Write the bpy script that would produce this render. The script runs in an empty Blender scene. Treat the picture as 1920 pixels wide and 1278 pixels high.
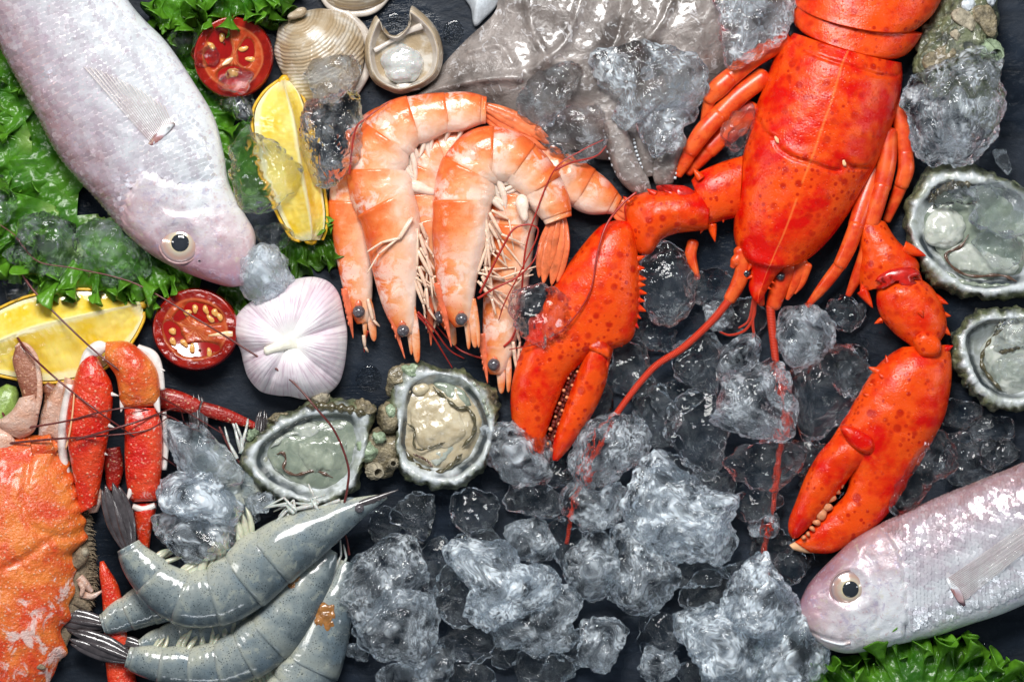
import bpy, bmesh, math, random
import numpy as np
from mathutils import Vector

# ------------------------------------------------------------------ camera, light, exposure
# S: metres per unit of the working plan (the board is laid out on a 1920 x 1278 plan, 0.6 m wide)
S = 0.0003125
scene = bpy.context.scene
cam_d = bpy.data.cameras.new('camera')
cam = bpy.data.objects.new('camera', cam_d)
scene.collection.objects.link(cam)
cam.location = (0, 0, 2.512)
cam.rotation_euler = (0, 0, 0)
cam_d.sensor_width = 36.0
cam_d.lens = 150.0
cam_d.clip_start = 0.05
cam_d.clip_end = 20.0
scene.camera = cam

world = bpy.data.worlds.new('World')
scene.world = world
world.use_nodes = True
wb = world.node_tree.nodes['Background']
wb.inputs['Color'].default_value = (0.66, 0.82, 1.0, 1)
wb.inputs['Strength'].default_value = 0.16


def area_lamp(name, loc, target, sx, sy, power, color):
    d = bpy.data.lights.new(name, 'AREA')
    d.shape = 'RECTANGLE'
    d.size, d.size_y, d.energy, d.color = sx, sy, power, color
    o = bpy.data.objects.new(name, d)
    scene.collection.objects.link(o)
    o.location = loc
    o.rotation_euler = (Vector(target) - Vector(loc)).to_track_quat('-Z', 'Y').to_euler()
    return o


area_lamp('softbox_key', (-0.12, 0.80, 1.22), (0, 0.02, 0), 0.66, 0.42, 28.5, (1.0, 0.985, 0.96))
area_lamp('softbox_side', (-1.05, 0.20, 0.80), (-0.05, 0, 0), 0.10, 0.6, 2.8, (1.0, 0.98, 0.95))
area_lamp('strip_right', (1.20, 0.10, 0.75), (0, 0, 0), 0.09, 0.7, 2.6, (0.93, 0.97, 1.0))
area_lamp('strip_front', (-0.15, -1.1, 0.75), (0, 0, 0), 0.7, 0.09, 1.7, (0.90, 0.95, 1.0))

scene.view_settings.view_transform = 'Standard'
scene.view_settings.look = 'None'
scene.view_settings.gamma = 1.0
scene.view_settings.exposure = 0.0
cy = scene.cycles
cy.use_denoising = True
cy.use_adaptive_sampling = True
cy.adaptive_threshold = 0.02
cy.max_bounces = 14
cy.transmission_bounces = 12
cy.transparent_max_bounces = 12
cy.glossy_bounces = 5
cy.diffuse_bounces = 3
cy.sample_clamp_indirect = 6.0
cy.blur_glossy = 0.5

rng = np.random.default_rng(11)
random.seed(11)

# ------------------------------------------------------------------ noise
_perm = np.random.default_rng(5).permutation(256)
_perm = np.concatenate([_perm, _perm, _perm])
_g = np.random.default_rng(6).normal(size=(256, 3))
_g /= np.linalg.norm(_g, axis=1)[:, None]


def pn(P, size, seed=0):
    """gradient noise of the points P (n,3), features about `size` units, result about -1..1"""
    Q = np.asarray(P, float) / size + seed * 17.31
    I = np.floor(Q).astype(int)
    f = Q - I
    I &= 255
    u = f * f * f * (f * (f * 6 - 15) + 10)
    r = 0
    for dx in (0, 1):
        for dy in (0, 1):
            for dz in (0, 1):
                h = _perm[_perm[_perm[(I[:, 0] + dx) & 255] + ((I[:, 1] + dy) & 255)] + ((I[:, 2] + dz) & 255)]
                d = (_g[h] * (f - (dx, dy, dz))).sum(1)
                w = (u[:, 0] if dx else 1 - u[:, 0]) * (u[:, 1] if dy else 1 - u[:, 1]) * (u[:, 2] if dz else 1 - u[:, 2])
                r = r + d * w
    return r * 1.6


def fbm(P, size, seed=0, octaves=3):
    r, a = 0, 1.0
    for k in range(octaves):
        r = r + a * pn(P, size, seed + k)
        a *= 0.5
        size *= 0.5
    return r


# ------------------------------------------------------------------ curves
def crom(P, n, closed=False):
    """Catmull-Rom through the rows of P (any number of columns), n samples evenly along the curve"""
    P = np.asarray(P, float)
    if closed:
        Q = np.vstack([P[-1], P, P[0], P[1]])
    else:
        Q = np.vstack([2 * P[0] - P[1], P, 2 * P[-1] - P[-2]])
    m = len(Q) - 3
    k = 14
    t = np.linspace(0, 1, k, endpoint=False)[:, None]
    out = []
    for i in range(m):
        a, b, c, d = Q[i:i + 4]
        out.append(0.5 * (2 * b + (c - a) * t + (2 * a - 5 * b + 4 * c - d) * t ** 2 + (3 * b - a - 3 * c + d) * t ** 3))
    out = np.vstack(out + [Q[-2][None]])
    nc = 2 if P.shape[1] < 7 else 4
    seg = np.linalg.norm(np.diff(out[:, :nc], axis=0), axis=1)
    s = np.concatenate([[0], np.cumsum(seg)])
    s /= s[-1]
    q = np.linspace(0, 1, n + 1)[:-1] if closed else np.linspace(0, 1, n)
    return np.stack([np.interp(q, s, out[:, j]) for j in range(out.shape[1])], 1)


def polydist(P, line):
    """distance of the points P (n,2) to a polyline, and on which side (+ left / - right on the plan)"""
    L = np.asarray(line, float)
    best = np.full(len(P), 1e9)
    side = np.ones(len(P))
    par = np.zeros(len(P))
    for i in range(len(L) - 1):
        a, b = L[i], L[i + 1]
        ab = b - a
        t = np.clip(((P - a) @ ab) / (ab @ ab), 0, 1)
        q = P - (a + t[:, None] * ab)
        d = np.hypot(q[:, 0], q[:, 1])
        s = np.sign(ab[0] * (P[:, 1] - a[1]) - ab[1] * (P[:, 0] - a[0]))
        m = d < best
        best = np.where(m, d, best)
        side = np.where(m, -s, side)
        par = np.where(m, (i + t) / (len(L) - 1), par)
    return best, side, par


# ------------------------------------------------------------------ mesh containers
class MB:
    """collects vertices (x, y plan-down, z up, in plan units), quads, tris and a per-vertex vector `uvw`"""
    def __init__(s):
        s.V, s.Q, s.T, s.A, s.n = [], [], [], [], 0

    def add(s, V, Q=None, T=None, A=None):
        V = np.asarray(V, float)
        s.V.append(V)
        if Q is not None and len(Q):
            s.Q.append(np.asarray(Q, int) + s.n)
        if T is not None and len(T):
            s.T.append(np.asarray(T, int) + s.n)
        s.A.append(np.zeros((len(V), 3)) if A is None else np.asarray(A, float))
        s.n += len(V)
        return s

    def get(s):
        return (np.vstack(s.V), np.vstack(s.Q) if s.Q else np.zeros((0, 4), int),
                np.vstack(s.T) if s.T else np.zeros((0, 3), int), np.vstack(s.A))


def as_mesh(name, V, Q, T, A, origin=(0, 0, 0), smooth=True, closed=True):
    V = np.array(V, float)
    V = V - np.asarray(origin, float)
    V = np.stack([V[:, 0] * S, -V[:, 1] * S, V[:, 2] * S], 1)
    Q = np.asarray(Q, int).reshape(-1, 4)
    T = np.asarray(T, int).reshape(-1, 3)
    if closed:
        tri = np.vstack([Q[:, [0, 1, 2]], Q[:, [0, 2, 3]], T])
        vol = np.einsum('ij,ij->i', V[tri[:, 0]], np.cross(V[tri[:, 1]], V[tri[:, 2]])).sum()
        if vol < 0:
            Q, T = Q[:, ::-1], T[:, ::-1]
    me = bpy.data.meshes.new(name)
    me.vertices.add(len(V))
    me.vertices.foreach_set('co', V.ravel())
    nl = Q.size + T.size
    me.loops.add(nl)
    me.loops.foreach_set('vertex_index', np.concatenate([Q.ravel(), T.ravel()]))
    me.polygons.add(len(Q) + len(T))
    st = np.concatenate([np.arange(len(Q)) * 4, Q.size + np.arange(len(T)) * 3])
    me.polygons.foreach_set('loop_start', st)
    me.polygons.foreach_set('use_smooth', np.full(len(Q) + len(T), smooth))
    me.update(calc_edges=True)
    at = me.attributes.new('uvw', 'FLOAT_VECTOR', 'POINT')
    at.data.foreach_set('vector', np.asarray(A, float).ravel())
    me.validate()
    return me


def link(name, me, mat, parent=None, loc=None):
    o = bpy.data.objects.new(name, me)
    scene.collection.objects.link(o)
    if mat is not None:
        me.materials.append(mat)
    if parent is not None:
        o.parent = parent
    elif loc is not None:
        o.location = loc
    return o


ORIG = {}


def thing(name, x, y, z, label, cat, group=None):
    o = bpy.data.objects.new(name, None)
    scene.collection.objects.link(o)
    o.empty_display_size = 0.01
    o.location = ((x - 960) * S, (639 - y) * S, z * S)
    ORIG[o] = (x, y, z)
    o['label'], o['category'] = label, cat
    if group:
        o['group'] = group
    return o


def part(name, data, mat, parent, smooth=True, closed=True, kind=None, label=None):
    """a mesh child of a thing or of one of its parts"""
    org = ORIG[parent]
    V, Q, T, A = data.get() if isinstance(data, MB) else data
    o = link(name, as_mesh(name, V, Q, T, A, org, smooth, closed), mat, parent)
    ORIG[o] = org
    if kind:
        o['kind'] = kind
    if label:
        o['label'] = label
    return o


def solo(name, data, mat, label, cat, group=None, smooth=True, closed=True, kind=None):
    """a thing that is a single mesh"""
    V, Q, T, A = data.get() if isinstance(data, MB) else data
    V = np.asarray(V, float)
    org = ((V[:, 0].min() + V[:, 0].max()) / 2, (V[:, 1].min() + V[:, 1].max()) / 2, V[:, 2].min())
    o = link(name, as_mesh(name, V, Q, T, A, org, smooth, closed), mat, None,
             ((org[0] - 960) * S, (639 - org[1]) * S, org[2] * S))
    ORIG[o] = org
    if kind:
        o['kind'] = kind
        if kind == 'structure':
            return o
    o['label'], o['category'] = label, cat
    if group:
        o['group'] = group
    return o


def solidify(o, th):
    m = o.modifiers.new('thickness', 'SOLIDIFY')
    m.thickness = th * S
    m.offset = 0
    return o


# ------------------------------------------------------------------ shapes
def grid_faces(nu, nv, wrap):
    i = np.arange(nu - 1)[:, None]
    j = np.arange(nv if wrap else nv - 1)[None]
    j2 = (j + 1) % nv
    a, b, c, d = i * nv + j, i * nv + j2, (i + 1) * nv + j2, (i + 1) * nv + j
    return np.stack(np.broadcast_arrays(a, b, c, d), -1).reshape(-1, 4)


def loft(ribs, nu=60, nv=32, p=2.0, bow=0.0, disp=None, smooth=True):
    """closed body through ribs (lx, ly, rx, ry, zc, up, dn). v: 0 underside, .25 right, .5 top, .75 left."""
    R = crom(ribs, nu) if smooth else np.asarray(ribs, float)
    nu = len(R)
    t = -math.pi / 2 + 2 * math.pi * np.arange(nv) / nv
    c, s = np.cos(t), np.sin(t)
    cs = np.sign(c) * np.abs(c) ** (2 / p)
    sn = np.sign(s) * np.abs(s) ** (2 / p)
    cx, cyy = (R[:, 0] + R[:, 2]) / 2, (R[:, 1] + R[:, 3]) / 2
    hx, hy = (R[:, 2] - R[:, 0]) / 2, (R[:, 3] - R[:, 1]) / 2
    X = cx[:, None] + hx[:, None] * cs
    Y = cyy[:, None] + hy[:, None] * cs
    Z = R[:, 4][:, None] + np.where(sn > 0, R[:, 5][:, None], R[:, 6][:, None]) * sn
    if bow:
        h = np.hypot(hx, hy) + 1e-9
        X = X + (-hy / h)[:, None] * bow * np.clip(sn, 0, 1) ** 1.3
        Y = Y + (hx / h)[:, None] * bow * np.clip(sn, 0, 1) ** 1.3
    V = np.stack([X, Y, Z], -1).reshape(-1, 3)
    u = np.linspace(0, 1, nu)
    A = np.stack([np.repeat(u, nv), np.tile(np.arange(nv) / nv, nu), np.tile(s, nu)], 1)
    if disp is not None:
        V = disp(V, A)
    Q = grid_faces(nu, nv, True)
    n = len(V)
    e0, e1 = V[:nv].mean(0), V[-nv:].mean(0)
    V = np.vstack([V, e0, e1])
    A = np.vstack([A, [0, .5, 0], [1, .5, 0]])
    j = np.arange(nv)
    T = np.vstack([np.stack([np.full(nv, n), (j + 1) % nv, j], 1),
                   np.stack([np.full(nv, n + 1), n - nv + j, n - nv + (j + 1) % nv], 1)])
    return V, Q, T, A


def ribs_of(spine, zc=None):
    """ribs from a spine of (x, y, halfwidth, zc, up, dn)"""
    P = np.asarray(spine, float)
    R = crom(P, max(24, 6 * len(P)))
    t = np.gradient(R[:, :2], axis=0)
    t /= np.linalg.norm(t, axis=1)[:, None] + 1e-9
    n = np.stack([t[:, 1], -t[:, 0]], 1)
    L = R[:, :2] + n * R[:, 2:3]
    Rr = R[:, :2] - n * R[:, 2:3]
    return np.column_stack([L, Rr, R[:, 3:6]])


def sloft(spine, nu=40, nv=20, p=2.0, bow=0.0, disp=None):
    return loft(ribs_of(spine), nu, nv, p, bow, disp)


def capsule(spine, nu=26, nv=20, p=2.2, disp=None):
    """sloft with rounded ends"""
    P = np.asarray(spine, float)
    d0, d1 = P[0, :2] - P[1, :2], P[-1, :2] - P[-2, :2]
    d0 /= np.linalg.norm(d0)
    d1 /= np.linalg.norm(d1)
    R = ribs_of(P)
    def cap(rib, d, hw):
        out = []
        for a in (.35, .7, .93):
            k = math.sqrt(1 - a * a)
            c = np.array([(rib[0] + rib[2]) / 2, (rib[1] + rib[3]) / 2]) + d * hw * a * .7
            h = np.array([rib[2] - rib[0], rib[3] - rib[1]]) / 2 * k
            out.append([*(c - h), *(c + h), rib[4], rib[5] * k, rib[6] * k])
        return out
    A = cap(R[0], d0, P[0, 2])[::-1]
    B = cap(R[-1], d1, P[-1, 2])
    R = np.vstack([A, crom(R, nu), B])
    return loft(R, len(R), nv, p, 0, disp, smooth=False)


def tube(path, nu=None, nv=8, rad=None, smooth=True):
    """round tube along (x, y, z, r)"""
    P = np.asarray(path, float)
    if nu is None:
        nu = 6 * len(P)
    R = crom(P, nu) if smooth else P
    nu = len(R)
    t = np.gradient(R[:, :3], axis=0)
    t /= np.linalg.norm(t, axis=1)[:, None] + 1e-9
    up = np.array([0, 0, 1.0])
    sd = np.cross(t, up)
    l = np.linalg.norm(sd, axis=1)[:, None]
    sd = np.where(l > 1e-4, sd / (l + 1e-9), np.array([1.0, 0, 0]))
    u2 = np.cross(sd, t)
    a = 2 * math.pi * np.arange(nv) / nv
    V = R[:, None, :3] + R[:, None, 3:4] * (sd[:, None] * np.cos(a)[None, :, None] + u2[:, None] * np.sin(a)[None, :, None])
    V = V.reshape(-1, 3)
    A = np.stack([np.repeat(np.linspace(0, 1, nu), nv), np.tile(np.arange(nv) / nv, nu), np.tile(np.sin(a), nu)], 1)
    n = len(V)
    V = np.vstack([V, R[0, :3], R[-1, :3]])
    A = np.vstack([A, [0, .5, 0], [1, .5, 0]])
    j = np.arange(nv)
    T = np.vstack([np.stack([np.full(nv, n), (j + 1) % nv, j], 1),
                   np.stack([np.full(nv, n + 1), n - nv + j, n - nv + (j + 1) % nv], 1)])
    return V, grid_faces(nu, nv, True), T, A


def polar(outline, center, prof, nth=128, wob=None, soft=0):
    """shell of revolution-like rings: outline (closed) about center; prof = list of (rho, z) from the middle top
    outwards and back underneath; closed at both ends. A = (rho, theta 0..1, index)"""
    O = crom(outline, nth, True)
    Os = O.copy()
    for _ in range(soft):
        Os = (np.roll(Os, 1, 0) + Os + np.roll(Os, -1, 0)) / 3
    C = np.asarray(center, float)
    prof = np.asarray(prof, float)
    th = np.arctan2(O[:, 1] - C[1], O[:, 0] - C[0]) / (2 * math.pi) + .5
    rows, att = [], []
    for k, (r, z) in enumerate(prof):
        b = min(1, max(0, (r - .78) / .2)) ** 2 if soft else 1
        xy = C + ((O - C) * b + (Os - C) * (1 - b)) * max(r, 1e-3)
        rows.append(np.column_stack([xy, np.full(nth, z)]))
        att.append(np.column_stack([np.full(nth, r), np.arange(nth) / nth, np.full(nth, k / (len(prof) - 1))]))
    V, A = np.vstack(rows), np.vstack(att)
    if wob is not None:
        V = wob(V, A)
    nr = len(prof)
    Q = grid_faces(nr, nth, True)
    n = len(V)
    V = np.vstack([V, V[:nth].mean(0), V[-nth:].mean(0)])
    A = np.vstack([A, A[:nth].mean(0), A[-nth:].mean(0)])
    j = np.arange(nth)
    T = np.vstack([np.stack([np.full(nth, n), (j + 1) % nth, j], 1),
                   np.stack([np.full(nth, n + 1), n - nth + j, n - nth + (j + 1) % nth], 1)])
    return V, Q, T, A


def prof(P, n, R=100.0):
    """profile (rho, z) resampled evenly along its real length for a shape of about radius R"""
    return crom(np.asarray(P, float) * (R, 1), n) / (R, 1)


_ico = {}


def ico(k):
    if k not in _ico:
        bm = bmesh.new()
        bmesh.ops.create_icosphere(bm, subdivisions=k, radius=1.0)
        bm.verts.ensure_lookup_table()
        _ico[k] = (np.array([v.co[:] for v in bm.verts]), np.array([[v.index for v in f.verts] for f in bm.faces]))
        bm.free()
    return _ico[k]


def ball(c, r, k=3, squash=(1, 1, 1), A=None):
    V, T = ico(k)
    P = np.asarray(c, float) + V * r * np.asarray(squash)
    return P, np.zeros((0, 4), int), T, (np.column_stack([V[:, 0] * .5 + .5, V[:, 1] * .5 + .5, V[:, 2]]) if A is None else A)


def blob(pts, z0, h, k=4, seed=0, side=0.55, top=0.75, cuts=0, lumps=((40, 6), (16, 2.5)), billow=True):
    """closed lump with the plan outline pts (polygon, or (cx,cy,rx,ry[,deg]))"""
    if np.isscalar(pts[0]):
        cx, cy_, rx, ry = pts[:4]
        a = np.linspace(0, 2 * math.pi, 10, endpoint=False)
        w = 1 + .16 * np.sin(a * 2 + seed) + .10 * np.sin(3 * a + 2.3 * seed)
        dg = math.radians(pts[4]) if len(pts) > 4 else 0
        x, y = rx * w * np.cos(a), ry * w * np.sin(a)
        pts = np.column_stack([cx + x * math.cos(dg) - y * math.sin(dg), cy_ + x * math.sin(dg) + y * math.cos(dg)])
    O = crom(pts, 240, True)
    C = np.array([(O[:, 0].min() + O[:, 0].max()) / 2, (O[:, 1].min() + O[:, 1].max()) / 2]) * .5 + O.mean(0) * .5
    ang = np.arctan2(O[:, 1] - C[1], O[:, 0] - C[0])
    rad = np.hypot(O[:, 0] - C[0], O[:, 1] - C[1])
    od = np.argsort(ang)
    ang, rad = ang[od], rad[od]
    D, T = ico(k)
    th = np.arctan2(D[:, 1], D[:, 0])
    Rr = np.interp(th, np.concatenate([ang - 2 * math.pi, ang, ang + 2 * math.pi]), np.tile(rad, 3))
    rho = np.hypot(D[:, 0], D[:, 1])
    rxy = Rr * rho ** side
    zz = np.sign(D[:, 2]) * np.abs(D[:, 2]) ** top
    V = np.column_stack([C[0] + rxy * np.cos(th), C[1] + rxy * np.sin(th), z0 + h / 2 + h / 2 * zz])
    r = np.random.default_rng(seed * 7 + 3)
    Cc = np.array([C[0], C[1], z0 + h / 2])
    sc = np.array([rad.mean(), rad.mean(), h / 2])
    U = (V - Cc) / sc
    for q in range(cuts):
        nrm = r.normal(size=3)
        nrm[2] = abs(nrm[2]) * .9 + .25
        nrm /= np.linalg.norm(nrm)
        d = r.uniform(.55, .88)
        e = np.maximum(U @ nrm - d, 0)
        U = U - (e * .85)[:, None] * nrm
    V = Cc + U * sc
    nd = U / (np.linalg.norm(U, axis=1)[:, None] + 1e-9)
    for q, (sz, am) in enumerate(lumps):
        f = pn(V, sz, seed + q * 3)
        if billow and q != 0:
            f = np.abs(f) * 2 - .55
        V = V + nd * (f * am)[:, None]
    lo = V[:, 2] < z0 + .5
    V[lo, 2] = z0 + .5
    A = np.column_stack([rho, th / (2 * math.pi) + .5, D[:, 2]])
    return V, np.zeros((0, 4), int), T, A


# ------------------------------------------------------------------ materials
class G:
    def __init__(s, name):
        s.m = bpy.data.materials.new(name)
        s.m.use_nodes = True
        s.nt = s.m.node_tree
        s.nt.nodes.clear()
        s.out = s.nt.nodes.new('ShaderNodeOutputMaterial')
        s._obj = None
        s._uvw = None

    def n(s, t, ins=None, **props):
        nd = s.nt.nodes.new(t)
        for k, v in props.items():
            setattr(nd, k, v)
        for k, v in (ins or {}).items():
            s.set(nd.inputs[k], v)
        return nd

    def set(s, sock, v):
        if isinstance(v, bpy.types.NodeSocket):
            s.nt.links.new(v, sock)
        else:
            if isinstance(v, (tuple, list)) and len(v) == 3 and sock.type == 'RGBA':
                v = (*v, 1)
            sock.default_value = v

    def obj(s):
        if s._obj is None:
            tc = s.n('ShaderNodeTexCoord')
            oi = s.n('ShaderNodeObjectInfo')
            m = s.n('ShaderNodeVectorMath', {0: oi.outputs['Random'], 1: (1.7, 2.9, .7)}, operation='MULTIPLY')
            s._obj = s.n('ShaderNodeVectorMath', {0: tc.outputs['Object'], 1: m.outputs[0]}, operation='ADD').outputs[0]
        return s._obj

    def uvw(s):
        if s._uvw is None:
            a = s.n('ShaderNodeAttribute', attribute_name='uvw')
            x = s.n('ShaderNodeSeparateXYZ', {0: a.outputs['Vector']})
            s._uvw = (x.outputs[0], x.outputs[1], x.outputs[2], a.outputs['Vector'])
        return s._uvw

    def scaled(s, vec, k):
        return s.n('ShaderNodeVectorMath', {0: vec, 1: k}, operation='MULTIPLY').outputs[0]

    def noise(s, px, detail=3.0, rough=.55, vec=None, dist=0.0, raw=False):
        sc = px if raw else 1 / (px * S)
        nd = s.n('ShaderNodeTexNoise', {'Vector': vec if vec is not None else s.obj(), 'Scale': sc, 'Detail': detail,
                                        'Roughness': rough, 'Distortion': dist})
        return nd.outputs['Fac']

    def vor(s, px, vec=None, feature='F1', out='Distance', rnd=1.0, raw=False):
        sc = px if raw else 1 / (px * S)
        nd = s.n('ShaderNodeTexVoronoi', {'Vector': vec if vec is not None else s.obj(), 'Scale': sc, 'Randomness': rnd}, feature=feature)
        return nd.outputs[out]

    def ramp(s, f, *st):
        nd = s.n('ShaderNodeValToRGB', {0: f})
        el = nd.color_ramp.elements
        while len(el) < len(st):
            el.new(.5)
        for e, (p, c) in zip(el, st):
            e.position = p
            e.color = (c, c, c, 1) if np.isscalar(c) else (*c, 1)
        return nd.outputs[0]

    def mix(s, f, a, b, mode='MIX'):
        return s.n('ShaderNodeMixRGB', {0: f, 1: a, 2: b}, blend_type=mode).outputs[0]

    def ma(s, op, a, b=0.0, c=None):
        ins = {0: a, 1: b}
        if c is not None:
            ins[2] = c
        return s.n('ShaderNodeMath', ins, operation=op).outputs[0]

    def bump(s, h, strength=.5, px=2.0, normal=None):
        ins = {'Height': h, 'Strength': strength, 'Distance': px * S}
        if normal is not None:
            ins['Normal'] = normal
        return s.n('ShaderNodeBump', ins).outputs[0]

    def pbr(s, base, rough=.4, **kw):
        ins = {'Base Color': base, 'Roughness': rough}
        for k, v in kw.items():
            ins[{'spec': 'Specular IOR Level', 'trans': 'Transmission Weight', 'coat': 'Coat Weight', 'coatr': 'Coat Roughness',
                 'sss': 'Subsurface Weight', 'sssr': 'Subsurface Radius', 'ssss': 'Subsurface Scale', 'metal': 'Metallic',
                 'ior': 'IOR', 'normal': 'Normal', 'alpha': 'Alpha', 'film': 'Thin Film Thickness', 'coatn': 'Coat Normal'}[k]] = v
        return s.n('ShaderNodeBsdfPrincipled', ins).outputs[0]

    def mixs(s, f, a, b):
        return s.n('ShaderNodeMixShader', {0: f, 1: a, 2: b}).outputs[0]

    def done(s, sh):
        s.nt.links.new(sh, s.out.inputs['Surface'])
        return s.m


SSR = (1.0 * .004, .45 * .004, .3 * .004)

# ------------------------------------------------------------------ material library
M = {}


def m_slate():
    g = G('wet_slate')
    o = g.obj()
    st = g.scaled(o, (.45, 1.3, 1))
    a = g.noise(70, 6, .62, st, .8)
    b = g.noise(12, 5, .65)
    c = g.noise(150, 3, .5)
    col = g.mix(g.ramp(a, (.35, 0), (.7, 1)), (.0070, .0105, .0170), (.0200, .0275, .041))
    col = g.mix(g.ramp(b, (.58, 0), (.76, .55)), col, (.040, .050, .066))
    h = g.ma('ADD', g.ma('MULTIPLY', a, 1.0), g.ma('MULTIPLY', b, .40))
    wet = g.ramp(c, (.40, .10), (.52, .50))
    return g.done(g.pbr(col, wet, spec=.16, normal=g.bump(h, .6, 5)))


def m_ice(name, cloud, rough=.0, bumpk=.4, bpx=9, thin=0.0, milk=0.0):
    """clear wet ice; w carries the white flaws of each piece and fine white lines painted in as sparkle"""
    g = G(name)
    u, v, w, _ = g.uvw()
    nb = g.bump(g.noise(bpx, 2, .5, dist=1.0), bumpk, 5)
    glass = g.pbr((.96, .985, 1.0), rough, trans=1.0, ior=1.31, normal=nb)
    fr = g.mixs(.35, g.pbr((.88, .95, 1.0), .05, spec=1.0, normal=nb),
                g.n('ShaderNodeBsdfTranslucent', {'Color': (.74, .87, 1.0, 1)}).outputs[0])
    if thin:
        glass = g.mixs(thin, glass, g.n('ShaderNodeBsdfTransparent', {'Color': (.97, .99, 1.0, 1)}).outputs[0])
    return g.done(g.mixs(g.ma('MULTIPLY_ADD', w, cloud, milk), glass, fr))


def m_core(name, cloud, milk):
    """the cloudy white heart of a piece of ice: fine bubbles that scatter light, clear between them"""
    g = G(name)
    u, v, w, _ = g.uvw()
    fr = g.mixs(.45, g.n('ShaderNodeBsdfDiffuse', {'Color': (.84, .92, 1.0, 1)}).outputs[0],
                g.n('ShaderNodeBsdfTranslucent', {'Color': (.84, .92, 1.0, 1)}).outputs[0])
    return g.done(g.mixs(g.ma('MULTIPLY_ADD', w, cloud, milk), g.n('ShaderNodeBsdfTransparent').outputs[0], fr))


def m_lobster(name='lobster_shell', line=False, red=.0):
    g = G(name)
    big = g.noise(80, 3, .55, dist=.4)
    mid = g.noise(24, 4, .6)
    f = g.ma('ADD', g.ma('MULTIPLY', big, .75), g.ma('MULTIPLY', mid, .3))
    col = g.mix(g.ramp(f, (.40 + red, 0), (.56 + red, 1)), (.60, .0045, .0010), (.75, .066, .0045))
    col = g.mix(g.ramp(mid, (.56, 0), (.72, .30)), col, (.78, .115, .014))
    def dots(px, keep):
        nd = g.n('ShaderNodeTexVoronoi', {'Vector': g.obj(), 'Scale': 1 / (px * S)})
        cs = g.n('ShaderNodeSeparateColor', {0: nd.outputs['Color']})
        d = g.ma('ADD', nd.outputs['Distance'], g.ma('MULTIPLY', cs.outputs[1], .12))
        return g.ma('MULTIPLY', g.ramp(d, (.28, 1), (.42, 0)), g.ramp(cs.outputs[0], (keep, 0), (keep + .05, 1)))
    sp = g.ma('MAXIMUM', dots(25, .22), g.ma('MULTIPLY', dots(12, .30), .95))
    sp = g.ma('MULTIPLY', sp, g.ramp(g.noise(80, 2), (.40, .08), (.58, 1)))
    col = g.mix(g.ma('MULTIPLY', sp, .85), col, (.40, .0050, .0012))
    if line:
        u, v, w, _ = g.uvw()
        d = g.ma('ABSOLUTE', g.ma('SUBTRACT', v, .503))
        gap = g.ramp(u, (.49, 1), (.5, 0), (.545, 0), (.555, 1))
        col = g.mix(g.ma('MULTIPLY', g.ma('MULTIPLY', g.ramp(d, (.0012, 1), (.0034, 0)), gap), .45), col, (.85, .26, .06))
    pits = g.ramp(g.vor(7), (.05, 0), (.28, 1))
    h = g.ma('ADD', g.ma('MULTIPLY', g.noise(4, 3, .6), .7), g.ma('ADD', g.ma('MULTIPLY', mid, .9), g.ma('MULTIPLY', pits, .6)))
    rg = g.ramp(g.noise(30, 4, .65), (.3, .14), (.7, .36))
    return g.done(g.pbr(col, rg, spec=.32, normal=g.bump(h, .38, 2.4)))


def m_lobleg():
    g = G('lobster_leg_shell')
    mid = g.noise(30, 3, .6)
    sp = g.noise(7, 2, .5)
    col = g.mix(g.ramp(mid, (.4, 0), (.62, 1)), (.62, .035, .004), (.76, .11, .018))
    col = g.mix(g.ramp(sp, (.60, 0), (.68, .55)), col, (.5, .03, .008))
    return g.done(g.pbr(col, .34, spec=.4, coat=.2, coatr=.15, normal=g.bump(g.noise(5), .2, 1.5)))


def m_antenna():
    g = G('lobster_antenna_shell')
    u, v, w, _ = g.uvw()
    ring = g.ma('SINE', g.ma('MULTIPLY', u, 1150.0))
    col = g.mix(g.ramp(ring, (.2, 0), (.9, 1)), (.50, .022, .008), (.72, .07, .018))
    return g.done(g.pbr(col, .35, normal=g.bump(ring, .5, 1.5)))


def m_plain(name, col, rough=.4, var=.25, px=14, bump=.2, bpx=2, **kw):
    g = G(name)
    f = g.noise(px, 4, .6)
    lo = tuple(c * (1 - var) for c in col)
    hi = tuple(min(1, c * (1 + var)) for c in col)
    c = g.mix(g.ramp(f, (.3, 0), (.7, 1)), lo, hi)
    return g.done(g.pbr(c, rough, normal=g.bump(g.noise(px * .35, 3), bump, bpx), **kw))


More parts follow.
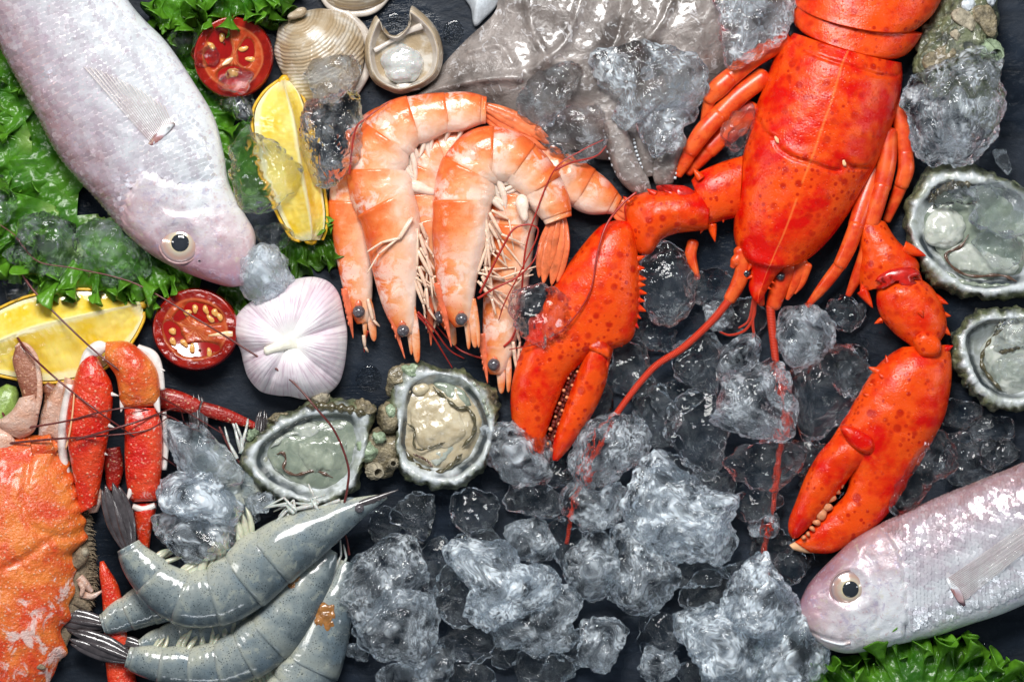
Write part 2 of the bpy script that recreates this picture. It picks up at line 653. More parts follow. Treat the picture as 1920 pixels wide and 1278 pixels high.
def m_fish(name, pink=1.0):
    g = G(name)
    u, v, w, _ = g.uvw()               # v .25 belly edge, .75 back edge
    n1 = g.noise(45, 4, .6)
    n2 = g.noise(9, 4, .65)
    n3 = g.noise(22, 4, .65, dist=1.2)
    t = g.ma('ADD', v, g.ma('MULTIPLY', g.ma('SUBTRACT', n1, .5), .26))
    side = g.ramp(t, (.28, (.72, .75, .78)), (.44, (.72, .74, .77)), (.54, (.56, .50, .54)), (.64, (.48, .32, .34)), (.78, (.34, .16, .15)))
    head = g.ramp(t, (.26, (.66, .56, .54)), (.40, (.56, .40, .42)), (.56, (.42, .24, .30)), (.74, (.27, .105, .13)))
    hm = g.ramp(g.ma('ADD', u, g.ma('MULTIPLY', g.ma('SUBTRACT', n1, .5), .16)), (.82, 0), (.95, 1))
    col = g.mix(hm, side, head)
    col = g.mix(g.ramp(n3, (.55, 0), (.66, .55)), col, (.34, .30, .44))
    col = g.mix(g.ramp(n3, (.30, .5), (.42, 0)), col, (.62, .58, .40))
    col = g.mix(g.ramp(n2, (.56, 0), (.70, .5)), col, (.46, .22, .25))
    col = g.mix(g.ramp(n2, (.30, .5), (.40, 0)), col, (.76, .74, .76))
    h = g.ma('ADD', n2, g.ma('ADD', g.ma('MULTIPLY', g.noise(3.5, 2), .5), g.ma('MULTIPLY', n3, .7)))
    return g.done(g.pbr(col, .34, metal=.08, spec=.5, coat=.35, coatr=.10, normal=g.bump(h, .42, 2.4)))


def m_scales(name, pink=1.0):
    g = G(name)
    u, v, w, _ = g.uvw()                    # u along, v round the body, w random per scale
    n1 = g.noise(55, 4, .6)
    n2 = g.noise(14, 3, .6, dist=.8)
    t = g.ma('ADD', v, g.ma('MULTIPLY', g.ma('SUBTRACT', n1, .5), .30))
    col = g.ramp(t, (.27, (.78, .81, .84)), (.46, (.80, .82, .86)), (.55, (.62, .56, .62)), (.64, (.50, .35, .38)), (.76, (.34, .17, .16)))
    stripe = g.ma('SINE', g.ma('MULTIPLY', g.ma('ADD', v, g.ma('MULTIPLY', n1, .02)), 92.0))
    col = g.mix(g.ramp(stripe, (.3, 0), (1, .38)), col, (.50, .40, .48))
    col = g.mix(g.ramp(n2, (.56, 0), (.68, .45)), col, (.50, .36, .44))
    col = g.mix(g.ramp(w, (.6, 0), (1, .25)), col, (.92, .92, .93))
    return g.done(g.pbr(col, .22, metal=.28, spec=.6, coat=.35, coatr=.06, normal=g.bump(g.noise(3, 2), .3, 1.2)))


def m_fin():
    g = G('fish_fin')
    u, v, w, _ = g.uvw()
    rays = g.ma('SINE', g.ma('MULTIPLY', v, 105.0))
    r = g.ramp(rays, (.1, 0), (.9, 1))
    col = g.mix(r, (.66, .58, .55), (.80, .72, .66))
    col = g.mix(g.ramp(u, (.0, .8), (.25, 0)), col, (.62, .40, .36))
    p = g.pbr(col, .3, coat=.4, normal=g.bump(rays, .6, 1.5))
    tr = g.n('ShaderNodeBsdfTransparent').outputs[0]
    return g.done(g.mixs(g.ma('ADD', .06, g.ma('MULTIPLY', r, .34)), tr, p))


def m_eye_iris():
    g = G('fish_iris')
    u, v, w, _ = g.uvw()
    n = g.noise(9, 3)
    col = g.ramp(u, (.42, (.66, .58, .36)), (.56, (.56, .49, .40)), (.74, (.50, .32, .26)), (.90, (.40, .30, .30)), (1, (.30, .25, .28)))
    col = g.mix(g.ramp(n, (.45, 0), (.7, .4)), col, (.62, .34, .26))
    return g.done(g.pbr(col, .18, metal=.15, coat=1.0, coatr=.03))


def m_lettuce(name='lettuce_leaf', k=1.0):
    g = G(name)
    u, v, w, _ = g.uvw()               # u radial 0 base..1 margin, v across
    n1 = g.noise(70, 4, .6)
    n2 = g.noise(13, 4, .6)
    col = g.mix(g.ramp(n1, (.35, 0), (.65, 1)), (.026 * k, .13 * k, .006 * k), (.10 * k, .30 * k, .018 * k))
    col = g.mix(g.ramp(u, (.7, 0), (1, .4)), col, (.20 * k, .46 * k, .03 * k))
    ang = g.ma('ADD', g.ma('MULTIPLY', v, 9.0), g.ma('MULTIPLY', n1, 2.2))
    rib = g.ma('ABSOLUTE', g.ma('SINE', ang))
    vein = g.ma('MULTIPLY', g.ramp(rib, (.0, 1), (.06, 0)), g.ramp(u, (.1, 1), (.85, .1)))
    rib2 = g.ma('ABSOLUTE', g.ma('SINE', g.ma('ADD', g.ma('MULTIPLY', u, 22.0), g.ma('MULTIPLY', n2, 5.0))))
    vein = g.ma('MAXIMUM', vein, g.ma('MULTIPLY', g.ramp(rib2, (0, .5), (.08, 0)), .6))
    col = g.mix(g.ma('MULTIPLY', vein, .4), col, (.26, .46, .09))
    col = g.mix(g.ramp(u, (0, .75), (.3, 0)), col, (.34, .50, .13))
    h = g.ma('ADD', g.ma('MULTIPLY', vein, -.5), g.ma('ADD', g.ma('MULTIPLY', n2, .9), g.ma('MULTIPLY', g.noise(30, 3), 1.6)))
    nb = g.bump(h, .6, 4)
    p = g.pbr(col, .30, spec=.5, coat=.25, coatr=.10, normal=nb)
    t = g.n('ShaderNodeBsdfTranslucent', {'Color': g.mix(.5, col, (.16, .42, .01)), 'Normal': nb}).outputs[0]
    return g.done(g.mixs(.30, p, t))


def m_shrimp(name, cooked=True):
    g = G(name)
    u, v, w, _ = g.uvw()               # u along the piece, v 1 dorsal .. 0 ventral
    n1 = g.noise(26, 4, .62, dist=.5)
    n2 = g.noise(7, 3, .6)
    n3 = g.noise(50, 3, .55)
    t = g.ma('ADD', v, g.ma('ADD', g.ma('MULTIPLY', g.ma('SUBTRACT', n1, .5), .75), g.ma('MULTIPLY', g.ma('SUBTRACT', n3, .5), .5)))
    if cooked:
        col = g.ramp(t, (.02, (.80, .60, .49)), (.26, (.80, .46, .30)), (.48, (.77, .32, .14)), (.74, (.73, .19, .048)), (.98, (.66, .085, .016)))
        band = g.ramp(u, (.0, .7), (.14, .0), (.74, 0), (.97, 1))
        col = g.mix(g.ma('MULTIPLY', band, g.ramp(t, (.25, .1), (.65, .75))), col, (.72, .12, .022))
        col = g.mix(g.ma('MULTIPLY', g.ramp(u, (.12, 0), (.3, .9), (.55, .6), (.75, 0)), g.ramp(n1, (.44, 0), (.56, .85))), col, (.88, .70, .60))
        dots = g.ramp(g.vor(5.0), (.12, .6), (.26, 0))
        col = g.mix(g.ma('MULTIPLY', dots, g.ramp(t, (.35, 0), (.65, .9))), col, (.62, .07, .012))
        return g.done(g.pbr(col, .2, spec=.45, coat=.15, coatr=.04, sss=.15, sssr=(1, .45, .25), ssss=.003, normal=g.bump(g.ma('ADD', n1, g.ma('MULTIPLY', n2, .5)), .4, 3)))
    col = g.ramp(t, (.02, (.48, .49, .40)), (.24, (.33, .36, .34)), (.52, (.20, .24, .25)), (.90, (.075, .098, .11)))
    col = g.mix(g.ramp(n3, (.52, 0), (.66, .32)), col, (.17, .24, .30))
    col = g.mix(g.ramp(n1, (.34, .5), (.44, 0)), col, (.34, .36, .30))
    dots = g.ramp(g.vor(4.2), (.14, 1), (.36, 0))
    col = g.mix(g.ma('MULTIPLY', dots, g.ramp(g.noise(20, 2), (.36, .25), (.60, .95))), col, (.020, .028, .034))
    col = g.mix(g.ramp(u, (.84, 0), (.95, .4), (1, .1)), col, (.34, .36, .31))
    return g.done(g.pbr(col, .16, spec=.55, coat=.4, coatr=.03, sss=.45, sssr=(1, .95, .85), ssss=.005, normal=g.bump(g.ma('ADD', n1, g.ma('MULTIPLY', n2, .3)), .16, 3)))


def m_oyster_shell():
    g = G('oyster_shell')
    u, v, w, _ = g.uvw()               # u radius (1 = lip), w 0 inner .. 1 outer underside
    n1 = g.noise(30, 5, .65, dist=.6)
    n2 = g.noise(8, 4, .65)
    t = g.ma('ADD', w, g.ma('MULTIPLY', g.ma('SUBTRACT', n1, .5), .10))
    t0 = w
    nac = g.mix(g.ramp(n1, (.4, 0), (.65, 1)), (.62, .66, .68), (.34, .37, .33))
    outer = g.mix(g.ramp(n1, (.38, 0), (.62, 1)), (.030, .036, .030), (.15, .17, .085))
    outer = g.mix(g.ramp(n2, (.55, 0), (.7, .7)), outer, (.40, .37, .27))
    col = g.mix(g.ramp(t, (.50, 0), (.55, .75), (.60, 1)), nac, outer)
    dark = g.ma('MULTIPLY', g.ramp(t, (.30, 0), (.37, 1), (.43, 1), (.47, 0)), g.ramp(g.noise(110, 2), (.40, 0), (.52, .95)))
    col = g.mix(dark, col, (.02, .03, .04))
    h = g.ma('ADD', n1, g.ma('MULTIPLY', n2, .6))
    k = g.ramp(t, (.48, .12), (.55, .8))
    return g.done(g.pbr(col, g.ramp(t, (.5, .16), (.56, .42)), coat=.4, coatr=.06, normal=g.bump(h, k, 5)))


def m_oyster_meat(name, c1, c2, c3):
    g = G(name)
    n1 = g.noise(40, 4, .6, dist=.8)
    n2 = g.noise(12, 4, .65, dist=.5)
    col = g.mix(g.ramp(n1, (.38, 0), (.62, 1)), c1, c2)
    col = g.mix(g.ramp(n2, (.58, 0), (.72, .55)), col, c3)
    return g.done(g.pbr(col, .12, spec=.6, coat=.8, coatr=.03, sss=.3, sssr=(1, .9, .6), ssss=.005, normal=g.bump(g.ma('ADD', n1, g.ma('MULTIPLY', n2, .5)), .5, 5)))


def m_clam(name='clam_shell'):
    g = G(name)
    u, v, w, _ = g.uvw()
    n1 = g.noise(40, 4, .6)
    n2 = g.noise(9, 4, .65)
    t = g.ma('ADD', u, g.ma('MULTIPLY', n1, .05))
    ring = g.ma('SINE', g.ma('MULTIPLY', t, 190.0))
    ring2 = g.ma('SINE', g.ma('MULTIPLY', t, 47.0))
    col = g.mix(g.ramp(g.ma('ADD', g.ma('MULTIPLY', ring2, .09), n1), (.30, 0), (.85, 1)), (.36, .26, .15), (.60, .52, .40))
    col = g.mix(g.ramp(n1, (.50, 0), (.66, .6)), col, (.72, .70, .66))
    spk = g.ma('MULTIPLY', g.ramp(n2, (.63, 0), (.70, 1)), g.ramp(ring2, (.55, 0), (.9, 1)))
    col = g.mix(g.ma('MULTIPLY', spk, .75), col, (.16, .07, .025))
    return g.done(g.pbr(col, .3, coat=.35, coatr=.1, normal=g.bump(g.ma('ADD', ring, n2), .35, 2)))


def m_garlic():
    g = G('garlic_skin')
    u, v, w, _ = g.uvw()               # u radius, v angle
    n1 = g.noise(60, 3)
    n2 = g.noise(14, 4)
    vv = g.ma('ADD', v, g.ma('MULTIPLY', g.ma('SUBTRACT', n2, .5), .006))
    cv = g.n('ShaderNodeCombineXYZ', {0: g.ma('MULTIPLY', vv, 85.0), 1: g.ma('MULTIPLY', u, .8)}).outputs[0]
    st = g.noise(1.6, 3, .6, cv, raw=True)
    base = g.mix(g.ramp(n1, (.38, 0), (.62, 1)), (.82, .77, .79), (.70, .60, .66))
    line = g.ma('MULTIPLY', g.ramp(st, (.53, 0), (.60, 1), (.64, 1), (.69, 0)), g.ramp(u, (.12, 0), (.35, 1)))
    col = g.mix(g.ma('MULTIPLY', line, .5), base, (.42, .24, .34))
    col = g.mix(g.ramp(u, (.08, 1), (.42, 0)), col, (.88, .87, .83))
    return g.done(g.pbr(col, .38, sss=.15, sssr=(1, .8, .8), ssss=.004, coat=.15, coatr=.25, normal=g.bump(g.ma('ADD', st, g.ma('MULTIPLY', n2, .4)), .3, 3)))


def m_lemon_flesh():
    g = G('lemon_flesh')
    u, v, w, _ = g.uvw()               # u along, v 0 rim .. 1 ridge
    o = g.obj()
    n1 = g.noise(50, 3)
    cv = g.n('ShaderNodeCombineXYZ', {0: g.ma('MULTIPLY', u, 70.0), 1: g.ma('MULTIPLY', v, 9.0), 2: g.ma('MULTIPLY', w, 7.0)}).outputs[0]
    ves = g.vor(.5, cv, raw=True)
    e = g.ma('ADD', v, g.ma('MULTIPLY', g.ma('SUBTRACT', g.noise(18, 4), .5), .10))
    col = g.mix(g.ramp(n1, (.35, 0), (.65, 1)), (.78, .52, .03), (.86, .70, .17))
    col = g.mix(g.ramp(ves, (.1, .35), (.5, 0)), col, (.90, .74, .24))
    pith = g.ramp(e, (.0, 1), (.10, 1), (.17, 0), (.90, 0), (.96, .85))
    pe = g.ramp(u, (.03, 1), (.09, 0), (.93, 0), (.97, 1))
    col = g.mix(g.ma('MULTIPLY', g.ma('MAXIMUM', pith, pe), .85), col, (.86, .79, .48))
    return g.done(g.pbr(col, .2, coat=.5, coatr=.06, sss=.3, sssr=(1, .7, .1), ssss=.005, normal=g.bump(g.ma('ADD', ves, n1), .3, 3)))


def m_tomato_cut():
    g = G('tomato_cut_face')
    u, v, w, _ = g.uvw()               # u radius, w 1 in the seed chambers
    n1 = g.noise(26, 4, .6)
    n2 = g.noise(7, 3)
    uu = g.ma('ADD', u, g.ma('MULTIPLY', g.ma('SUBTRACT', n1, .5), .10))
    wall = g.mix(g.ramp(n1, (.35, 0), (.65, 1)), (.17, .005, .003), (.30, .014, .006))
    pulp = g.mix(g.ramp(n1, (.35, 0), (.65, 1)), (.34, .030, .008), (.50, .085, .022))
    col = g.mix(g.ramp(uu, (.70, 0), (.80, 1)), pulp, wall)
    col = g.mix(g.ramp(uu, (.70, 0), (.75, .55), (.79, 0)), col, (.58, .17, .06))
    vc = g.n('ShaderNodeCombineXYZ', {0: g.ma('MULTIPLY', v, 34.0), 1: g.ma('MULTIPLY', u, 1.4)}).outputs[0]
    vein = g.ramp(g.noise(1.5, 3, .6, vc, raw=True), (.50, 0), (.60, 1))
    col = g.mix(g.ma('MULTIPLY', vein, g.ramp(u, (.05, .9), (.72, 0))), col, (.68, .26, .10))
    gel = g.mix(g.ramp(n1, (.35, 0), (.65, 1)), (.035, .002, .001), (.14, .014, .002))
    col = g.mix(w, col, gel)
    return g.done(g.pbr(col, .17, spec=.35, normal=g.bump(g.ma('ADD', n1, g.ma('MULTIPLY', n2, .6)), .35, 4)))


def m_crab(name, c1, c2, white=.5, spec=.45, px=40, low=.5, down=0.0):
    g = G(name)
    n1 = g.noise(px * 1.6, 4, .6, dist=.3)
    n2 = g.noise(px * .45, 4, .6)
    sp = g.vor(8)
    pat = g.noise(px * 1.3, 5, .7, dist=.8)
    col = g.mix(g.ramp(n1, (.38, 0), (.62, 1)), c1, c2)
    col = g.mix(g.ma('MULTIPLY', g.ramp(sp, (.14, 1), (.34, 0)), g.ramp(n2, (.38, .1), (.6, .8))), col, (.80, .46, .28))
    if down:
        sx = g.n('ShaderNodeSeparateXYZ', {0: g.n('ShaderNodeTexCoord').outputs['Object']})
        pat = g.ma('ADD', pat, g.ma('MULTIPLY', g.ramp(g.ma('MULTIPLY_ADD', sx.outputs[1], -12.0, .5), (.35, 0), (.75, 1)), down))
    col = g.mix(g.ramp(pat, (low + .06, 0), (low + .13, white)), col, (.74, .62, .58))
    h = g.ma('ADD', g.noise(5, 3), g.ma('ADD', n2, g.ma('MULTIPLY', g.ramp(sp, (.0, 1), (.3, 0)), .5)))
    return g.done(g.pbr(col, .3, spec=spec, coat=.3, coatr=.12, normal=g.bump(h, .75, 3.5)))


def m_squid():
    g = G('squid_skin')
    n1 = g.noise(90, 4, .6, dist=.7)
    n2 = g.noise(16, 5, .7, dist=.6)
    n3 = g.noise(34, 4, .65, dist=1.6)
    col = g.mix(g.ramp(n1, (.36, 0), (.62, 1)), (.095, .078, .070), (.31, .27, .25))
    col = g.mix(g.ramp(n2, (.5, 0), (.68, .6)), col, (.11, .085, .075))
    col = g.mix(g.ramp(n3, (.60, 0), (.645, .75), (.68, .75), (.72, 0)), col, (.58, .56, .57))
    h = g.ma('ADD', n2, g.ma('MULTIPLY', n3, 1.4))
    return g.done(g.pbr(col, .17, spec=.55, coat=.7, coatr=.05, sss=.15, sssr=(1, .8, .7), ssss=.004, normal=g.bump(h, .5, 5)))


M['slate'] = m_slate()
M['ice'] = m_ice('clear_ice', .90, .0, .40, 12, .0)
M['ice_frost'] = m_ice('frosty_ice', 1.9, .0, .5, 10, .0)
M['ice_wet'] = m_ice('wet_crushed_ice', .34, .0, .40, 12, .0)
M['core'] = m_core('cloudy_ice_core', .6, .0)
M['core_white'] = m_core('white_ice_core', 1.4, .04)
M['ice_milk'] = m_ice('milky_ice', .7, .03, .3, 14, .25, .16)
M['ice_thin'] = m_ice('thin_ice', .12, .0, .3, 16, .22)
M['ice_dark'] = m_ice('glassy_ice', .14, .0, .3, 14)
M['lob'] = m_lobster()
M['lob_line'] = m_lobster('lobster_carapace_shell', True, .035)
M['lobleg'] = m_lobleg()
M['ant'] = m_antenna()
M['joint'] = m_plain('lobster_joint_membrane', (.50, .012, .006), .25, .3, coat=.4)
M['tooth'] = m_plain('claw_tooth', (.66, .26, .12), .35, .25, 8)
M['clawtip'] = m_plain('claw_tip', (.80, .45, .24), .35, .15)
M['claw_groove'] = m_plain('claw_groove_dark', (.14, .012, .005), .5, .4, 6, .6)
M['fish1'] = m_fish('fish_skin')
M['fish2'] = m_fish('fish_skin_lilac')
M['sc1'] = m_scales('fish_scales')
M['sc2'] = m_scales('fish_scales_lilac')
M['fin'] = m_fin()
M['iris'] = m_eye_iris()
M['gill'] = m_plain('gill_edge_skin', (.36, .22, .22), .3, .3, 10, .2)
M['pupil'] = m_plain('fish_pupil', (.020, .024, .030), .08, .3, 20, .05, coat=1.0, coatr=.02)
M['let'] = m_lettuce('lettuce_leaf', 1.05)
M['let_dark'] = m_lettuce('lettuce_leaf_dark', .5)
M['cook'] = m_shrimp('cooked_shrimp_shell', True)
M['raw'] = m_shrimp('raw_shrimp_shell', False)
M['cleg'] = m_plain('cooked_shrimp_leg', (.80, .56, .42), .28, .2, 12, .15, sss=.2, sssr=(1, .5, .3), ssss=.003, coat=.3)
M['cpleo'] = m_plain('cooked_swimmeret', (.82, .66, .55), .22, .15, 12, .2, sss=.3, sssr=(1, .6, .4), ssss=.003, coat=.4)
M['cfan'] = m_plain('cooked_tail_fan', (.70, .16, .055), .28, .4, 22, .3, 3, coat=.3)
M['crost'] = m_plain('cooked_rostrum', (.66, .14, .06), .3, .35, 16, .2, coat=.3)
M['seye'] = m_plain('shrimp_eye', (.085, .075, .085), .12, .3, 10, .1, coat=.7, coatr=.05)
M['rleg'] = m_plain('raw_shrimp_leg', (.48, .50, .47), .2, .25, 12, .15, sss=.25, ssss=.003, coat=.4)
M['rpleo'] = m_plain('raw_swimmeret', (.52, .53, .40), .2, .2, 14, .2, sss=.3, ssss=.003, coat=.4)
M['rfan'] = m_plain('raw_tail_fan', (.060, .052, .055), .16, .5, 24, .3, 3, coat=.5)
M['rorg'] = m_plain('raw_shrimp_roe', (.30, .13, .035), .2, .35, 14, .2, coat=.5, sss=.2, ssss=.004)
M['whisk'] = m_plain('antenna_dark_red', (.115, .020, .018), .3, .3, 10, .1)
M['whisk_c'] = m_plain('antenna_red', (.35, .02, .012), .3, .3, 10, .1)
M['oys'] = m_oyster_shell()
M['omeat_g'] = m_oyster_meat('oyster_meat_green', (.34, .38, .30), (.20, .24, .19), (.46, .49, .42))
M['omeat_c'] = m_oyster_meat('oyster_meat_cream', (.62, .54, .38), (.44, .36, .23), (.72, .66, .54))
M['omeat_w'] = m_oyster_meat('oyster_meat_pale', (.56, .58, .52), (.38, .42, .36), (.66, .67, .64))
M['omantle'] = m_plain('oyster_mantle_edge', (.085, .072, .035), .15, .5, 9, .4, 3, coat=.7)
M['obrown'] = m_plain('oyster_gill_brown', (.10, .05, .03), .15, .4, 9, .3, 3, coat=.7)
M['barn'] = m_plain('barnacle_shell', (.33, .29, .21), .45, .5, 9, .7, 4)
M['barn_g'] = m_plain('barnacle_green', (.24, .31, .20), .4, .5, 12, .6, 4, coat=.3)
M['crust'] = m_plain('oyster_crust', (.20, .165, .10), .4, .75, 14, .9, 5, coat=.3)
M['clam'] = m_clam()
M['clam_in'] = m_plain('clam_inner_shell', (.58, .52, .46), .2, .2, 25, .15, coat=.6)
M['clam_meat'] = m_plain('clam_meat', (.50, .50, .48), .1, .3, 26, .35, 4, coat=.8, coatr=.03, sss=.3, ssss=.004)
M['garlic'] = m_garlic()
M['gstem'] = m_plain('garlic_stem', (.80, .76, .64), .45, .12, 10, .4)
M['lflesh'] = m_lemon_flesh()
M['rind'] = m_plain('lemon_rind', (.74, .42, .015), .32, .18, 7, .5, 3, coat=.2, coatr=.2)
M['tcut'] = m_tomato_cut()
M['tskin'] = m_plain('tomato_skin', (.30, .005, .003), .12, .2, 40, .06, coat=.6, coatr=.03)
M['seed'] = m_plain('tomato_seed', (.68, .34, .09), .2, .25, 8, .15, coat=.5)
M['tcore'] = m_plain('tomato_core', (.78, .48, .26), .2, .2, 12, .2, coat=.5)
M['crab'] = m_crab('crab_carapace', (.62, .055, .010), (.72, .19, .030), .75, px=40, low=.62, down=.15)
M['crableg'] = m_crab('crab_leg_shell', (.60, .010, .003), (.70, .055, .012), .6, px=30, low=.52)
M['crabpale'] = m_crab('crab_pale_shell', (.58, .30, .20), (.62, .44, .36), .7, px=30)
M['crabbrown'] = m_crab('crab_paddle_shell', (.24, .075, .04), (.36, .15, .09), .25, px=26, low=.6)
M['crabwhite'] = m_plain('crab_joint_white', (.76, .70, .66), .25, .15, 14, .2, coat=.4)
M['crabhair'] = m_plain('crab_fringe', (.24, .185, .12), .6, .5, 6, .8, 4)
M['crabdark'] = m_crab('crab_leg_dark', (.22, .010, .006), (.40, .016, .008), .1, px=30, low=.62)
M['squid'] = m_squid()
M['stalk'] = m_plain('green_stalk', (.24, .36, .08), .35, .35, 14, .4, 4, coat=.2)
M['squidpale'] = m_plain('squid_pale_skin', (.58, .62, .66), .2, .15, 6, .2, coat=.5)
M['water'] = None

# ------------------------------------------------------------------ the board
def board():
    nx, ny = 150, 100
    x = np.linspace(-700, 2620, nx)
    y = np.linspace(-700, 1980, ny)
    X, Y = np.meshgrid(x, y)
    P = np.column_stack([X.ravel(), Y.ravel(), np.zeros(X.size)])
    P[:, 2] = -3 + 1.6 * fbm(P * (.4, 1.5, 1), 160, 3, 3)
    o = solo('slate_board', (P, grid_faces(ny, nx, False), np.zeros((0, 3), int), P * 0), M['slate'], '', '', closed=False, kind='structure')
    return o


board()


# ------------------------------------------------------------------ fish
def surf_frame(V, nu, nv, u, v):
    """point, tangent along, tangent round and normal of a loft grid at (u, v)"""
    Gd = V[:nu * nv].reshape(nu, nv, 3)
    fu = np.clip(u, 0, .9999) * (nu - 1)
    i = np.minimum(fu.astype(int), nu - 2)
    a = (fu - i)[:, None]
    fv = (v % 1) * nv
    j = fv.astype(int) % nv
    b = (fv - np.floor(fv))[:, None]
    j2 = (j + 1) % nv
    p00, p10, p01, p11 = Gd[i, j], Gd[i + 1, j], Gd[i, j2], Gd[i + 1, j2]
    p = (p00 * (1 - a) + p10 * a) * (1 - b) + (p01 * (1 - a) + p11 * a) * b
    tu = (p10 - p00) * (1 - b) + (p11 - p01) * b
    tv = (p01 - p00) * (1 - a) + (p11 - p10) * a
    tu /= np.linalg.norm(tu, axis=1)[:, None] + 1e-9
    n = np.cross(tu, tv)
    n /= np.linalg.norm(n, axis=1)[:, None] + 1e-9
    n = np.where(n[:, 2:3] < 0, -n, n)
    tv = np.cross(n, tu)
    return p, tu, tv, n


def eye_of(parent, x, y, z, r, tilt=(0, 0), name='eye'):
    """bulging fish eye: ring, iris and pupil"""
    a = np.linspace(0, 2 * math.pi, 14, endpoint=False)
    out = np.column_stack([x + r * np.cos(a), y + r * .97 * np.sin(a)])

    def tl(V, A):
        V[:, 2] += (V[:, 0] - x) * tilt[0] + (V[:, 1] - y) * tilt[1]
        return V
    pr = [(0, z + r * .30), (.3, z + r * .285), (.5, z + r * .25), (.7, z + r * .17), (.85, z + r * .09), (.94, z + r * .07), (1.0, z - r * .05), (.9, z - r * .4), (.3, z - r * .5)]
    e = part(name, polar(out, (x, y), pr, 72, tl), M['iris'], parent)
    pu = np.column_stack([x + 1 + r * .47 * np.cos(a), y + r * .47 * np.sin(a)])
    pr2 = [(0, z + r * .33), (.5, z + r * .325), (.85, z + r * .29), (1, z + r * .235), (.8, z + r * .1), (.2, z + r * .05)]
    part('pupil', polar(pu, (x, y), pr2, 48, tl), M['pupil'], e)
    lid = np.column_stack([x + r * 1.02 * np.cos(np.append(a, a[0])), y + r * 1.0 * np.sin(np.append(a, a[0])), np.full(15, z - r * .02), np.full(15, r * .06)])
    V, Q, T, A = tube(lid, 80, 8)
    part('eye_rim', (tl(V, A), Q, T, A), M['gill'], e)
    return e


def scales_of(V, nu, nv, rows_u, vs, size, keep, tailward, seed):
    r = np.random.default_rng(seed)
    U, VV = [], []
    for k, u in enumerate(rows_u):
        off = .5 * (vs[1] - vs[0]) * (k % 2)
        for v in vs:
            U.append(u + r.normal() * .0006)
            VV.append(v + off + r.normal() * .0006)
    U, VV = np.array(U), np.array(VV)
    p, tu, tv, n = surf_frame(V, nu, nv, U, VV)
    m = keep(p[:, :2])
    p, tu, tv, n, U, VV = p[m], tu[m], tv[m], n[m], U[m], VV[m]
    d = tu * tailward
    ang = r.normal(size=(len(p), 1)) * .10
    tilt = .13 + r.normal(size=(len(p), 1)) * .024
    roll = r.normal(size=(len(p), 1)) * .03
    b = tv + roll * n
    d = d + tilt * n + ang * tv
    loc = np.array([[-.75, 0], [-.5, .8], [.15, 1.0], [.75, .72], [1.12, 0], [.75, -.72], [.15, -1.0], [-.5, -.8], [.15, 0]])
    sw = size * (1 + .08 * r.normal(size=(len(p), 1)))
    W = []
    for k, (a, c) in enumerate(loc):
        q = p + d * (a * size) + b * (c * sw * .92) + n * (.55 if k == 8 else (.9 if a > .5 else -.2))
        W.append(q)
    W = np.stack(W, 1)
    T = np.array([[8, k, (k + 1) % 8] for k in range(8)])
    TT = (np.arange(len(p))[:, None, None] * 9 + T[None]).reshape(-1, 3)
    w = r.uniform(size=len(p))
    A = np.repeat(np.column_stack([U, VV, w]), 9, 0)
    return W.reshape(-1, 3), np.zeros((0, 4), int), TT, A


def fin_fan(base, tips, z, lift, n=48, m=14):
    """pectoral fin: base polyline -> tip polyline, slightly bowed sheet with ribs"""
    B, Tp = crom(base, n), crom(tips, n)
    u = np.linspace(0, 1, m)[:, None, None]
    P = B[None] * (1 - u) + Tp[None] * u
    k = np.linspace(0, 1, n)[None]
    uu = u[:, :, 0]
    Z = z(P.reshape(-1, 2)).reshape(m, n) + 2 + lift * np.sin(uu * 2.2) + 1.6 * np.sin(k * 62) * uu
    V = np.column_stack([P.reshape(-1, 2), Z.ravel()])
    A = np.column_stack([np.repeat(np.linspace(0, 1, m), n), np.tile(np.linspace(0, 1, n), m), np.zeros(m * n)])
    return V, grid_faces(m, n, False), np.zeros((0, 3), int), A


def top_z(V):
    """height of the upper surface at plan positions (nearest vertex, smoothed)"""
    P = V[V[:, 2] > np.percentile(V[:, 2], 30)]

    def f(q):
        out = np.empty(len(q))
        for i in range(0, len(q), 400):
            d = ((q[i:i + 400, None, :] - P[None, :, :2]) ** 2).sum(-1)
            idx = np.argpartition(d, 6, axis=1)[:, :6]
            out[i:i + 400] = np.take_along_axis(np.broadcast_to(P[:, 2], d.shape), idx, 1).mean(1)
        return out
    return f


